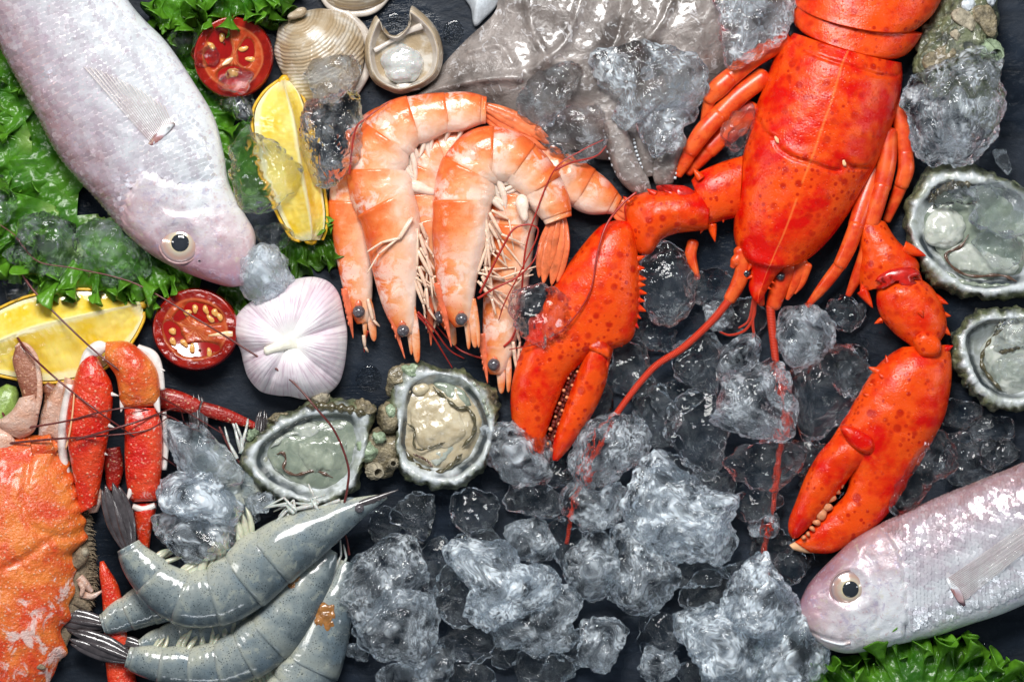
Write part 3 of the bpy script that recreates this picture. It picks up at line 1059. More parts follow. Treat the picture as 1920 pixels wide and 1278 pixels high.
def make_fish(name, label, ribs, opercle, eye, mouth, fin, mat, scmat, seed, zbase, back_left, size=7.2, lips=True):
    nu, nv = 200, 128
    ribs = np.asarray(ribs, float)
    w = np.hypot(ribs[:, 0] - ribs[:, 2], ribs[:, 1] - ribs[:, 3])
    up = 66 * np.minimum(1, (w / 270)) ** .75
    full = np.column_stack([ribs[:, :4], np.full(len(ribs), zbase + 46.), up, np.minimum(up, 44)])
    op = crom(opercle, 60)

    def disp(V, A):
        d, sd, par = polydist(V[:, :2], op)
        topm = np.clip(A[:, 2] * 2.2, 0, 1)
        end = np.clip(np.minimum(par, 1 - par) * 8, 0, 1)
        # the head plate stands proud of the body and drops at the gill opening
        head = np.where(sd > 0, np.exp(-d / 60), -.9 * np.exp(-d / 5) * end)
        V[:, 2] += topm * 7.5 * head
        pre = crom(np.asarray(opercle) * .55 + np.asarray(eye[:2]) * .45, 40)
        d2, s2, p2 = polydist(V[:, :2], pre)
        V[:, 2] -= topm * 4.0 * np.exp(-(d2 / 4) ** 2)
        dm, _, pm = polydist(V[:, :2], crom(mouth, 30))
        V[:, 2] -= topm * (4 if lips else 0) * np.exp(-(dm / 3.0) ** 2)
        de = np.hypot(V[:, 0] - eye[0], V[:, 1] - eye[1]) / eye[2]
        V[:, 2] += topm * (3 * np.exp(-((de - 1.15) / .22) ** 2) - 7 * np.exp(-(de / .9) ** 4))
        hd = np.clip(1 - A[:, 0], 0, 1)
        V[:, 2] += topm * (2.0 * fbm(V, 24, seed) + 2.6 * fbm(V, 80, seed + 5) + 1.0 * np.sin(V[:, 0] * .5 + V[:, 1] * .35) * (sd > 0) * np.exp(-((d - 40) / 30) ** 2) * .5)
        return V
    D = loft(full, nu, nv, 2.15, 0, disp)
    b = thing(name, ribs[4, :4].reshape(2, 2).mean(0)[0], ribs[4, :4].reshape(2, 2).mean(0)[1], zbase, label, 'fish')
    body = part('body', D, mat, b)
    zt = top_z(D[0])

    def keep(q):
        d, sd, par = polydist(q, op)
        fb, _, _ = polydist(q, np.asarray(fin[0]))
        return ((sd < 0) & (d > 5)) & (fb > 10)
    us = np.arange(.16, .86, .0068)
    vs = np.arange(.36, .735, .0100)
    part('scales', scales_of(D[0], nu, nv, us, vs, size, keep, -1, seed), scmat, body, closed=False, kind='stuff')
    ez = float(zt(np.array([[eye[0], eye[1]]]))[0])
    eye_of(b, eye[0], eye[1], ez - 2, eye[2], (0, 0))
    f = part('pectoral_fin', fin_fan(fin[0], fin[1], zt, 5), M['fin'], b, closed=False)
    solidify(f, 1.2)
    hd = np.asarray(ribs[-1, :2] + ribs[-1, 2:4]) / 2
    for f_ in (.42, .54):
        nq = np.asarray(eye[:2]) * (1 - f_) + hd * f_ + (np.asarray(ribs[-4, :2]) - hd) * .22
        part('nostril', blob((nq[0], nq[1], 3.6, 2.4, 30), float(zt(nq[None])[0]) - 3, 4, 2, 1, lumps=((5, .2),)), M['pupil'], b)
    # rounded base of the fin
    c = np.mean(fin[0], 0)
    bz = float(zt(c[None])[0])
    d = np.asarray(fin[0][-1]) - np.asarray(fin[0][0])
    part('fin_base', blob((c[0], c[1], np.hypot(*d) * .62, 9, math.degrees(math.atan2(d[1], d[0]))), bz - 5, 9, 3, seed, lumps=((20, 1),)), mat, b)
    # lips
    if not lips:
        mouth = [(x + 0, y + 0) for x, y in mouth]
    mp = crom(mouth, 16)
    mz = zt(mp)
    lips and part('lip', tube(np.column_stack([mp[:, 0], mp[:, 1] + 4, mz - .8, np.linspace(1.5, 3.0, 16)]), 40, 8), mat, b)
    # tail fin beyond the frame
    r0, r1 = ribs[0], ribs[1]
    c0 = np.array([(r0[0] + r0[2]) / 2, (r0[1] + r0[3]) / 2])
    c1 = np.array([(r1[0] + r1[2]) / 2, (r1[1] + r1[3]) / 2])
    dr = (c0 - c1) / np.linalg.norm(c0 - c1)
    nn = np.array([-dr[1], dr[0]])
    base = [c0 - nn * 26 - dr * 14, c0 - dr * 8, c0 + nn * 26 - dr * 14]
    tips = [c0 - nn * 130 + dr * 150, c0 - nn * 60 + dr * 120, c0 + dr * 80, c0 + nn * 60 + dr * 120, c0 + nn * 130 + dr * 150]
    tf = part('tail_fin', fin_fan(base, tips, lambda q: np.full(len(q), zbase + 44.), 0), M['fin'], b, closed=False)
    solidify(tf, 1.5)
    return b, zt


FISH1 = make_fish(
    'silver_pink_fish', 'large silver pink fish with bright belly lying head down on lettuce', [
        (-300, -470, -262, -500), (-210, -300, -70, -400), (-95, -95, 130, -215), (0, 83, 236, -8), (67, 207, 316, 83), (110, 287, 370, 163),
        (150, 337, 404, 222), (187, 377, 421, 285), (233, 432, 432, 345), (277, 472, 460, 400), (330, 503, 478, 432), (385, 525, 481, 458),
        (430, 538, 472, 490), (458, 536, 466, 515)],
    [(436, 330), (405, 345), (360, 352), (315, 345), (282, 330), (262, 350), (245, 385), (238, 425)],
    (343, 457, 38), [(452, 505), (435, 500), (415, 508), (402, 520)],
    ([(290, 272), (300, 262), (316, 250), (332, 240)], [(166, 132), (186, 134), (225, 150), (275, 176), (320, 206)]),
    M['fish1'], M['sc1'], 3, 26, True, lips=False)
FISH2 = make_fish(
    'lilac_fish', 'pinkish lilac fish with dark eye at lower right beside red claw', [
        (2330, 690, 2345, 740), (2150, 755, 2200, 905), (2020, 815, 2060, 1060), (1920, 865, 1960, 1112), (1850, 894, 1880, 1148),
        (1797, 915, 1813, 1170), (1747, 935, 1755, 1190), (1697, 959, 1697, 1203), (1647, 982, 1640, 1216), (1600, 1009, 1590, 1223),
        (1563, 1042, 1556, 1216), (1533, 1072, 1532, 1201), (1513, 1097, 1514, 1180), (1499, 1126, 1501, 1155)],
    [(1668, 1222), (1688, 1190), (1692, 1150), (1690, 1110), (1684, 1075), (1680, 1040), (1664, 1005), (1640, 985)],
    (1588, 1100, 35), [(1520, 1183), (1548, 1194), (1575, 1200), (1590, 1196)],
    ([(1770, 1078), (1776, 1092), (1786, 1108), (1798, 1124)], [(1985, 925), (1975, 955), (1950, 990), (1925, 1020)]),
    M['fish2'], M['sc2'], 8, 8, True)

# ------------------------------------------------------------------ lobster
def spikes(parent, items, mat, name='spine'):
    for (x, y, dx, dy, ln, r, z) in items:
        d = math.hypot(dx, dy)
        dx, dy = dx / d, dy / d
        part(name, tube([(x - dx * ln * .5, y - dy * ln * .5, z - 1, r * 1.25), (x, y, z, r), (x + dx * ln * .6, y + dy * ln * .6, z + ln * .08, r * .5),
                         (x + dx * ln, y + dy * ln, z + ln * .05, .5)], 14, 8), mat, parent)


def lobster():
    L = thing('lobster', 1500, 300, 0, 'big bright red orange cooked lobster spread at upper right with both claws', 'lobster')
    car = np.array([
        (1488, 62, 1690, 118), (1461, 88, 1692, 146), (1443, 130, 1686, 186), (1427, 173, 1676, 225), (1413, 213, 1662, 262), (1400, 260, 1645, 305),
        (1389, 310, 1618, 355), (1381, 365, 1590, 402), (1376, 415, 1560, 443), (1377, 450, 1530, 474), (1388, 476, 1500, 493),
        (1402, 492, 1474, 499), (1405, 515, 1455, 515), (1403, 538, 1440, 537), (1407, 552, 1432, 552), (1413, 558, 1427, 558)], float)
    w = np.hypot(car[:, 0] - car[:, 2], car[:, 1] - car[:, 3])
    up = 92 * (w / 235) ** .8
    zc = 40 + np.linspace(0, 16, len(car)) * (np.linspace(0, 1, len(car)) > .6)
    groove = crom([(1418, 225), (1432, 252), (1447, 263), (1458, 283), (1485, 300), (1512, 308), (1540, 318), (1566, 322), (1574, 306), (1592, 316), (1625, 316)], 80)
    rim = crom([(1483, 70), (1500, 96), (1540, 116), (1590, 132), (1640, 146), (1676, 146), (1692, 132)], 60)

    def disp(V, A):
        tm = np.clip(A[:, 2] * 1.8, 0, 1)
        d, sd, _ = polydist(V[:, :2], groove)
        V[:, 2] += tm * (-7 * np.exp(-(d / 3.6) ** 2) + np.where(sd > 0, 3.0, -2.0) * np.exp(-d / 30))
        d, sd, _ = polydist(V[:, :2], rim)
        V[:, 2] += tm * (-4 * np.exp(-(d / 3) ** 2))
        V[:, 2] += tm * (.9 * fbm(V, 30, 2) + 1.2 * fbm(V, 90, 9))
        ro = np.clip((A[:, 0] - .80) / .2, 0, 1)
        mid = np.exp(-((A[:, 1] - .5) / .04) ** 2)
        V[:, 2] += ro * mid * 5
        return V
    c = part('carapace', loft(np.column_stack([car, zc, up, np.full(len(car), 34.) * (w / 235) ** .5]), 190, 120, 2.1, 12, disp), M['lob_line'], L)
    # pale notches at the ends of the neck groove
    for (x, y, r_, a) in ((1452, 266, 7, 60), (1576, 309, 6, 80)):
        zt = top_z(np.asarray([[0, 0, 0]] if False else loft(np.column_stack([car, zc, up, up * .3]), 120, 90, 2.1, 12)[0]))
        z = float(zt(np.array([[x, y]]))[0])
        part('notch', blob((x, y, r_, 4, a), z - 4, 6, 3, 2, lumps=((8, .4),)), M['clawtip'], c)
    # small thorns near the rostrum
    spikes(c, [(1405, 500, -.5, 1, 10, 4, 70), (1483, 487, .7, .6, 16, 5, 66), (1405, 520, -1, .5, 8, 3, 66), (1445, 528, 1, .6, 8, 3, 66), (1440, 540, 1, .6, 7, 2.5, 66)], M['lob'], 'thorn')
    # abdomen segments, front one first
    segs = [
        ([(1492, 2, 1730, 62), (1487, 28, 1718, 82), (1490, 46, 1702, 100), (1497, 54, 1686, 108)], 84, 22),
        ([(1498, -62, 1778, -40), (1490, -30, 1770, -12), (1487, -4, 1752, 22), (1490, 8, 1732, 42), (1504, 6, 1720, 52)], 94, 34),
        ([(1520, -130, 1790, -120), (1508, -95, 1786, -82), (1502, -62, 1774, -45)], 94, 24),
        ([(1545, -200, 1795, -195), (1530, -165, 1795, -158), (1522, -130, 1785, -118)], 90, 24),
        ([(1575, -270, 1790, -270), (1556, -235, 1795, -230), (1545, -200, 1790, -190)], 82, 24),
        ([(1610, -340, 1775, -345), (1590, -305, 1785, -305), (1577, -270, 1785, -262)], 70, 24)]
    for k, (rb, h, bw) in enumerate(segs):
        rb = np.asarray(rb, float)
        n = len(rb)
        sc = np.linspace(.97, 1.03, n)
        s = part('tail_segment', loft(np.column_stack([rb, np.full(n, 38.), h * sc, np.full(n, 34.)]), 44, 90, 2.15, bw,
                                      lambda V, A: V + np.column_stack([V[:, 0] * 0, V[:, 0] * 0, np.clip(A[:, 2] * 2, 0, 1) * (1.0 * fbm(V, 34, 4) - 7 * np.clip((A[:, 0] - .93) / .07, 0, 1) ** 2)])), M['lob'], L)
    for k in range(5):
        a = math.radians(-60 + k * 30)
        x1, y1 = 1695 + 150 * math.sin(a), -350 - 150 * math.cos(a)
        part('tail_fan_blade', sloft([(1690 + 20 * math.sin(a), -335, 22, 40, 10, 8), ((1690 + x1) / 2, (-335 + y1) / 2, 42, 38, 9, 8), (x1, y1, 30, 34, 5, 5)], 20, 16), M['lob'], L)

    # ---- left claw
    arm = part('claw_arm', loft([(1392, 292, 1384, 408, 40, 36, 30), (1350, 305, 1362, 412, 42, 38, 30), (1312, 322, 1340, 418, 42, 36, 28), (1296, 338, 1326, 424, 40, 28, 24)], 40, 40, 2.2), M['lob'], L)
    part('joint_membrane', blob([(1222, 352), (1250, 347), (1290, 352), (1318, 378), (1328, 402), (1312, 405), (1290, 378), (1250, 364)], 34, 44, 4, 3, lumps=((14, 1),)), M['joint'], arm)
    spikes(arm, [(1308, 330, -.6, -.8, 16, 7, 70), (1336, 432, .2, 1, 22, 8, 46), (1318, 425, -.4, 1, 14, 6, 46), (1355, 410, .1, 1, 8, 4, 50)], M['lob'])
    car_ = part('claw_wrist', loft([(1330, 372, 1326, 430, 44, 30, 26), (1305, 358, 1302, 434, 46, 42, 32), (1265, 356, 1268, 438, 46, 46, 34), (1228, 358, 1240, 450, 46, 46, 34),
                                     (1196, 364, 1222, 474, 46, 40, 32), (1176, 378, 1204, 478, 46, 26, 24), (1172, 396, 1188, 468, 46, 14, 14)], 60, 56, 2.15,
                                    0, lambda V, A: V + np.column_stack([V[:, 0] * 0, V[:, 0] * 0, np.clip(A[:, 2], 0, 1) * 2.2 * fbm(V, 26, 6)])), M['lob'], L)
    part('joint_membrane', blob([(1170, 385), (1186, 380), (1200, 400), (1206, 430), (1192, 440), (1174, 420)], 22, 34, 4, 8, lumps=((10, 1),)), M['joint'], car_)
    spikes(car_, [(1222, 362, -.8, -.5, 12, 6, 72), (1178, 378, -.7, -.6, 14, 6, 62)], M['lob'])

    def lumpy(am, sz, sd):
        return lambda V, A: V + np.column_stack([V[:, 0] * 0, V[:, 0] * 0, np.clip(A[:, 2] * 1.5, 0, 1) * am * fbm(V, sz, sd)])
    palm = part('claw_palm', loft([
        (1150, 414, 1186, 416, 44, 22, 22), (1128, 422, 1192, 440, 45, 38, 32), (1105, 444, 1196, 476, 46, 48, 36), (1078, 478, 1200, 520, 46, 54, 38), (1048, 520, 1200, 566, 46, 56, 38),
        (1020, 568, 1194, 606, 45, 54, 36), (996, 618, 1178, 642, 44, 50, 34), (976, 660, 1112, 668, 43, 46, 32), (962, 706, 1070, 702, 42, 42, 30), (957, 750, 1052, 738, 41, 38, 28),
        (961, 795, 1036, 780, 40, 33, 26), (974, 832, 1023, 818, 39, 26, 22), (996, 856, 1016, 850, 38, 13, 13)], 130, 80, 2.25, 0, lumpy(1.5, 40, 3)), M['lob'], L)
    dac = part('claw_finger', loft([
        (1096, 640, 1142, 628, 46, 30, 24), (1096, 652, 1150, 650, 46, 42, 28), (1090, 676, 1143, 682, 45, 42, 28), (1079, 705, 1137, 716, 44, 40, 28), (1068, 735, 1126, 746, 43, 37, 26),
        (1056, 768, 1110, 778, 42, 33, 25), (1045, 800, 1090, 808, 41, 28, 22), (1036, 834, 1068, 840, 40, 20, 16), (1034, 862, 1046, 864, 39, 7, 7)], 80, 56, 2.2, 0, lumpy(1.6, 26, 5)), M['lob'], palm)
    part('groove_lining', tube([(1094, 650, 40, 8), (1080, 690, 40, 9), (1064, 730, 38, 9), (1050, 770, 36, 9), (1038, 810, 32, 8), (1030, 845, 30, 6)], 40, 8), M['claw_groove'], palm)
    r = np.random.default_rng(4)
    gl = crom([(1092, 662), (1076, 700), (1061, 738), (1047, 778), (1035, 816), (1029, 842)], 46)
    for k in range(46):
        s = 1 if k % 2 else -1
        part('tooth', ball((gl[k, 0] + s * r.uniform(3, 7), gl[k, 1] + r.normal(), 60 - k * .40 + r.normal() * 2), r.uniform(2.4, 4.4), 2), M['claw_groove'] if k % 3 else M['tooth'], palm)
    part('hinge', blob([(1098, 648), (1112, 636), (1130, 636), (1140, 648), (1142, 672), (1128, 668), (1112, 660)], 58, 34, 4, 5, lumps=((14, 2),)), M['lob'], palm)
    spikes(palm, [(1196, 485, .9, -.3, 14, 6, 60), (1200, 522, 1, .1, 12, 6, 60), (1200, 548, 1, .2, 13, 6, 58), (1198, 578, .9, .4, 14, 7, 56), (1186, 604, .7, .7, 16, 7, 56), (1192, 455, .9, -.2, 10, 5, 58), (1199, 503, 1, 0, 9, 5, 64), (1201, 534, 1, .1, 9, 5, 64), (1199, 563, 1, .2, 10, 5, 62), (1193, 592, .8, .5, 10, 5, 60),
                  (1136, 676, .2, 1, 14, 6, 70), (1160, 640, .5, .9, 12, 7, 58)], M['lob'], 'knob')

    # ---- right claw
    arm2 = part('claw_arm', loft([(1600, 400, 1660, 416, 36, 26, 24), (1608, 440, 1682, 450, 38, 38, 30), (1612, 480, 1712, 478, 40, 42, 32), (1610, 515, 1724, 500, 40, 42, 32), (1614, 548, 1716, 522, 38, 30, 24)], 50, 48, 2.2, 0, lumpy(2, 26, 8)), M['lob'], L)
    spikes(arm2, [(1706, 470, .95, .35, 30, 11, 62), (1716, 516, .6, .9, 26, 9, 56), (1622, 555, .6, 1, 26, 9, 52), (1618, 540, -.5, 1, 14, 7, 48)], M['lob'])
    part('joint_membrane', blob([(1636, 530), (1650, 508), (1680, 500), (1710, 502), (1728, 520), (1722, 534), (1690, 520), (1655, 530), (1644, 545)], 36, 52, 4, 3, lumps=((14, 1),)), M['joint'], arm2)
    car2 = part('claw_wrist', loft([(1650, 528, 1722, 520, 42, 30, 26), (1643, 548, 1744, 536, 44, 44, 32), (1644, 575, 1762, 562, 45, 48, 34), (1656, 602, 1772, 590, 45, 48, 34),
                                     (1680, 628, 1774, 618, 45, 44, 32), (1704, 646, 1762, 640, 46, 36, 28), (1714, 660, 1752, 660, 46, 26, 22)], 60, 56, 2.15, 0, lumpy(1.6, 26, 4)), M['lob'], L)
    part('knuckle', blob([(1708, 640), (1722, 622), (1745, 624), (1760, 640), (1758, 660), (1742, 670), (1722, 666)], 52, 48, 4, 4, lumps=((24, 2),)), M['lob'], car2)
    spikes(car2, [(1758, 562, .9, .4, 20, 8, 56), (1770, 590, 1, .2, 12, 6, 50), (1768, 616, .8, .8, 18, 8, 54), (1648, 602, -1, .5, 10, 5, 44), (1722, 588, .3, .6, 8, 5, 94)], M['lob'])
    palm2 = part('claw_palm', loft([
        (1692, 650, 1778, 646, 42, 26, 24), (1668, 664, 1783, 668, 43, 40, 30), (1640, 690, 1784, 700, 44, 50, 34), (1612, 732, 1780, 738, 44, 54, 36), (1590, 772, 1770, 782, 44, 54, 36),
        (1572, 806, 1748, 826, 44, 50, 34), (1585, 852, 1722, 872, 43, 44, 32), (1592, 890, 1698, 910, 42, 38, 30), (1584, 926, 1676, 948, 41, 34, 28), (1552, 958, 1640, 988, 40, 30, 26),
        (1526, 985, 1598, 1016, 40, 26, 22), (1502, 1006, 1560, 1036, 39, 20, 18), (1490, 1015, 1520, 1036, 38, 12, 12)], 130, 80, 2.2, 0, lumpy(1.6, 36, 7)), M['lob'], L)
    part('claw_tip', loft([(1506, 1006, 1532, 1036, 39, 13, 12), (1494, 1013, 1510, 1036, 38, 9, 9), (1480, 1021, 1487, 1030, 37, 4, 4)], 16, 20), M['clawtip'], palm2)
    dac2 = part('claw_finger', loft([
        (1572, 800, 1640, 830, 48, 28, 24), (1556, 824, 1634, 850, 49, 38, 28), (1540, 842, 1618, 872, 49, 40, 28), (1526, 862, 1598, 888, 48, 38, 28), (1508, 896, 1578, 914, 47, 36, 27),
        (1492, 938, 1556, 940, 46, 32, 25), (1479, 972, 1536, 966, 44, 27, 22), (1478, 996, 1515, 990, 42, 18, 16), (1486, 1010, 1498, 1006, 41, 7, 7)], 80, 56, 2.2, 0, lumpy(1.8, 26, 9)), M['lob'], palm2)
    part('hinge', blob([(1572, 800), (1590, 796), (1630, 818), (1638, 838), (1622, 850), (1590, 832)], 62, 38, 4, 6, lumps=((16, 2),)), M['lob'], palm2)
    for (x, y, rr) in ((1548, 948, 12), (1538, 962, 14), (1556, 932, 11), (1566, 918, 9), (1530, 978, 8), (1576, 908, 7), (1522, 990, 6), (1514, 1000, 5), (1506, 1006, 5)):
        part('tooth', blob((x, y, rr, rr * .8, 40), 38, 28, 2, int(x), lumps=((8, 1),)), M['tooth'], palm2)
    spikes(palm2, [(1662, 678, -.3, -1, 13, 6, 66), (1640, 694, -.9, -.4, 15, 7, 64), (1634, 722, -.7, -.3, 10, 5, 72), (1622, 740, -.7, -.3, 9, 5, 76), (1776, 652, .9, -.4, 10, 6, 58), (1650, 705, -.4, -.4, 9, 5, 80), (1672, 690, -.2, -.6, 8, 5, 78)], M['lob'], 'knob')

    # ---- walking legs: each leg a row of jointed pieces
    legs = [
        [(1470, 78, 60, 17), (1412, 112, 60, 17), (1364, 150, 58, 18)], [(1366, 148, 60, 18), (1345, 168, 60, 19), (1328, 186, 56, 14)], [(1330, 190, 50, 12), (1326, 205, 44, 11), (1322, 225, 38, 9)],
        [(1430, 146, 48, 19), (1385, 180, 50, 19), (1345, 220, 50, 19)], [(1346, 218, 54, 18), (1316, 250, 54, 18), (1294, 284, 50, 15)], [(1294, 284, 48, 13), (1284, 305, 42, 12), (1273, 328, 34, 7)],
        [(1412, 205, 30, 18), (1370, 240, 30, 18), (1330, 280, 30, 17)], [(1330, 280, 30, 15), (1310, 302, 28, 13), (1292, 322, 24, 9)],
        [(1676, 190, 40, 14), (1690, 232, 42, 16), (1697, 286, 42, 16)], [(1697, 288, 44, 15), (1698, 318, 44, 16), (1690, 346, 42, 14)], [(1690, 346, 38, 13), (1678, 378, 32, 11), (1664, 412, 26, 8)],
        [(1664, 250, 52, 17), (1662, 300, 54, 18), (1652, 350, 54, 18)], [(1652, 350, 58, 16), (1642, 385, 58, 16), (1632, 420, 56, 15)], [(1632, 418, 54, 14), (1624, 470, 48, 14), (1606, 520, 36, 11), (1592, 552, 26, 6)],
        [(1640, 318, 40, 18), (1622, 370, 50, 18), (1604, 424, 58, 16)], [(1604, 424, 62, 15), (1590, 462, 60, 15), (1574, 496, 56, 13)], [(1574, 496, 54, 12), (1545, 535, 42, 11), (1514, 574, 28, 5)],
        [(1300, 455, 20, 11), (1296, 480, 20, 11), (1306, 520, 18, 8)]]
    for k, lg in enumerate(legs):
        P = [(x, y, r_, z, r_ * .9, r_ * .9) for (x, y, z, r_) in lg]
        part('leg', capsule(P, 24, 20, 2.2), M['lobleg'], L)
    # ---- antennae and their bases
    for P in ([(1388, 470, 14, 60, 14, 12), (1392, 505, 15, 56, 15, 12), (1382, 535, 14, 50, 14, 12), (1368, 560, 12, 44, 12, 10)],
              [(1386, 480, 10, 62, 10, 8), (1378, 492, 11, 62, 10, 8), (1372, 500, 5, 60, 5, 5)],
              [(1478, 500, 18, 48, 16, 12), (1462, 535, 18, 44, 16, 12), (1450, 572, 14, 38, 14, 12)],
              [(1500, 490, 14, 54, 12, 10), (1492, 525, 12, 50, 11, 9), (1476, 560, 4, 44, 4, 4)], [(1512, 498, 10, 56, 9, 8), (1502, 530, 7, 52, 7, 6), (1490, 550, 2, 48, 2, 2)],
              [(1425, 545, 8, 44, 8, 8), (1428, 570, 6, 40, 6, 6)]):
        part('antenna_base', capsule(P, 24, 16, 2.2), M['lobleg'], L)
    part('antenna', tube([(1372, 556, 46, 8), (1334, 602, 44, 7.2), (1280, 652, 44, 6.8), (1220, 694, 46, 6.4), (1150, 784, 44, 6), (1110, 860, 30, 5.2), (1085, 930, 22, 4.8), (1070, 975, 20, 4.5), (1062, 1020, 20, 4)], 90, 10), M['ant'], L)
    part('antenna', tube([(1444, 572, 40, 8.5), (1448, 620, 40, 7.6), (1454, 675, 38, 7), (1462, 760, 24, 6.4), (1462, 840, 26, 6), (1452, 905, 30, 5.6), (1446, 965, 28, 5.2), (1434, 1030, 24, 4.8), (1440, 1090, 20, 4)], 90, 10), M['ant'], L)
    for P in ([(1414, 556, 46, 3.4), (1414, 590, 38, 3), (1398, 618, 34, 2.6), (1370, 628, 34, 2.2), (1350, 622, 34, 1.4)], [(1420, 556, 46, 3.4), (1412, 590, 38, 3), (1413, 620, 34, 2.6), (1420, 648, 32, 1.6)],
              [(1412, 560, 46, 2.6), (1404, 600, 36, 2.2), (1385, 615, 34, 1.6)]):
        part('antennule', tube(P, 40, 8), M['ant'], L)
    for (x, y) in ((1398, 512), (1462, 518)):
        part('eye', ball((x, y, 62), 9, 3), M['pupil'], L)


lobster()

# ------------------------------------------------------------------ shrimps
def spine_at(R, s):
    """interpolate dense spine rows at arc fractions s"""
    d = np.concatenate([[0], np.cumsum(np.hypot(*np.diff(R[:, :2], axis=0).T))])
    d /= d[-1]
    return np.stack([np.interp(s, d, R[:, k]) for k in range(R.shape[1])], 1)


def dorsal_attr(D, side):
    """replace v by 1 dorsal .. 0 ventral"""
    V, Q, T, A = D
    t = -math.pi / 2 + 2 * math.pi * A[:, 1]
    c = np.cos(t)                      # +1 right, -1 left
    A = A.copy()
    A[:, 1] = .5 - .5 * c * side if side > 0 else .5 + .5 * c
    return V, Q, T, A


def blade(p0, p1, w, z0, z1, bend=0.0, th=2.5, nu=22):
    p0, p1 = np.asarray(p0, float), np.asarray(p1, float)
    d = p1 - p0
    n = np.array([d[1], -d[0]]) / (np.linalg.norm(d) + 1e-9)
    rows = []
    for t, k in ((0, .35), (.18, .75), (.45, 1), (.75, .8), (.93, .38), (1, .08)):
        c = p0 + d * t + n * bend * math.sin(t * math.pi)
        rows.append((c[0], c[1], w * k, z0 + (z1 - z0) * t, th * (.5 + k), th * (.4 + k * .6)))
    return sloft(rows, nu, 12, 2.0, 0, lambda V, A: V + np.column_stack([V[:, 0] * 0, V[:, 0] * 0, .4 * np.cos((A[:, 1] - .5) * 25) * np.clip(A[:, 2], 0, 1)]))


def strip(p0, p1, w, z0, z1, bend=0.0, th=2.2):
    """long flat blunt blade"""
    p0, p1 = np.asarray(p0, float), np.asarray(p1, float)
    d = p1 - p0
    n = np.array([d[1], -d[0]]) / (np.linalg.norm(d) + 1e-9)
    rows = []
    for t, k in ((0, .8), (.2, 1), (.55, .95), (.85, .7), (.97, .4), (1, .1)):
        c = p0 + d * t + n * bend * math.sin(t * math.pi)
        rows.append((c[0], c[1], w * k, z0 + (z1 - z0) * t, th * (.4 + k * .6), th * (.4 + k * .6)))
    return sloft(rows, 24, 12)


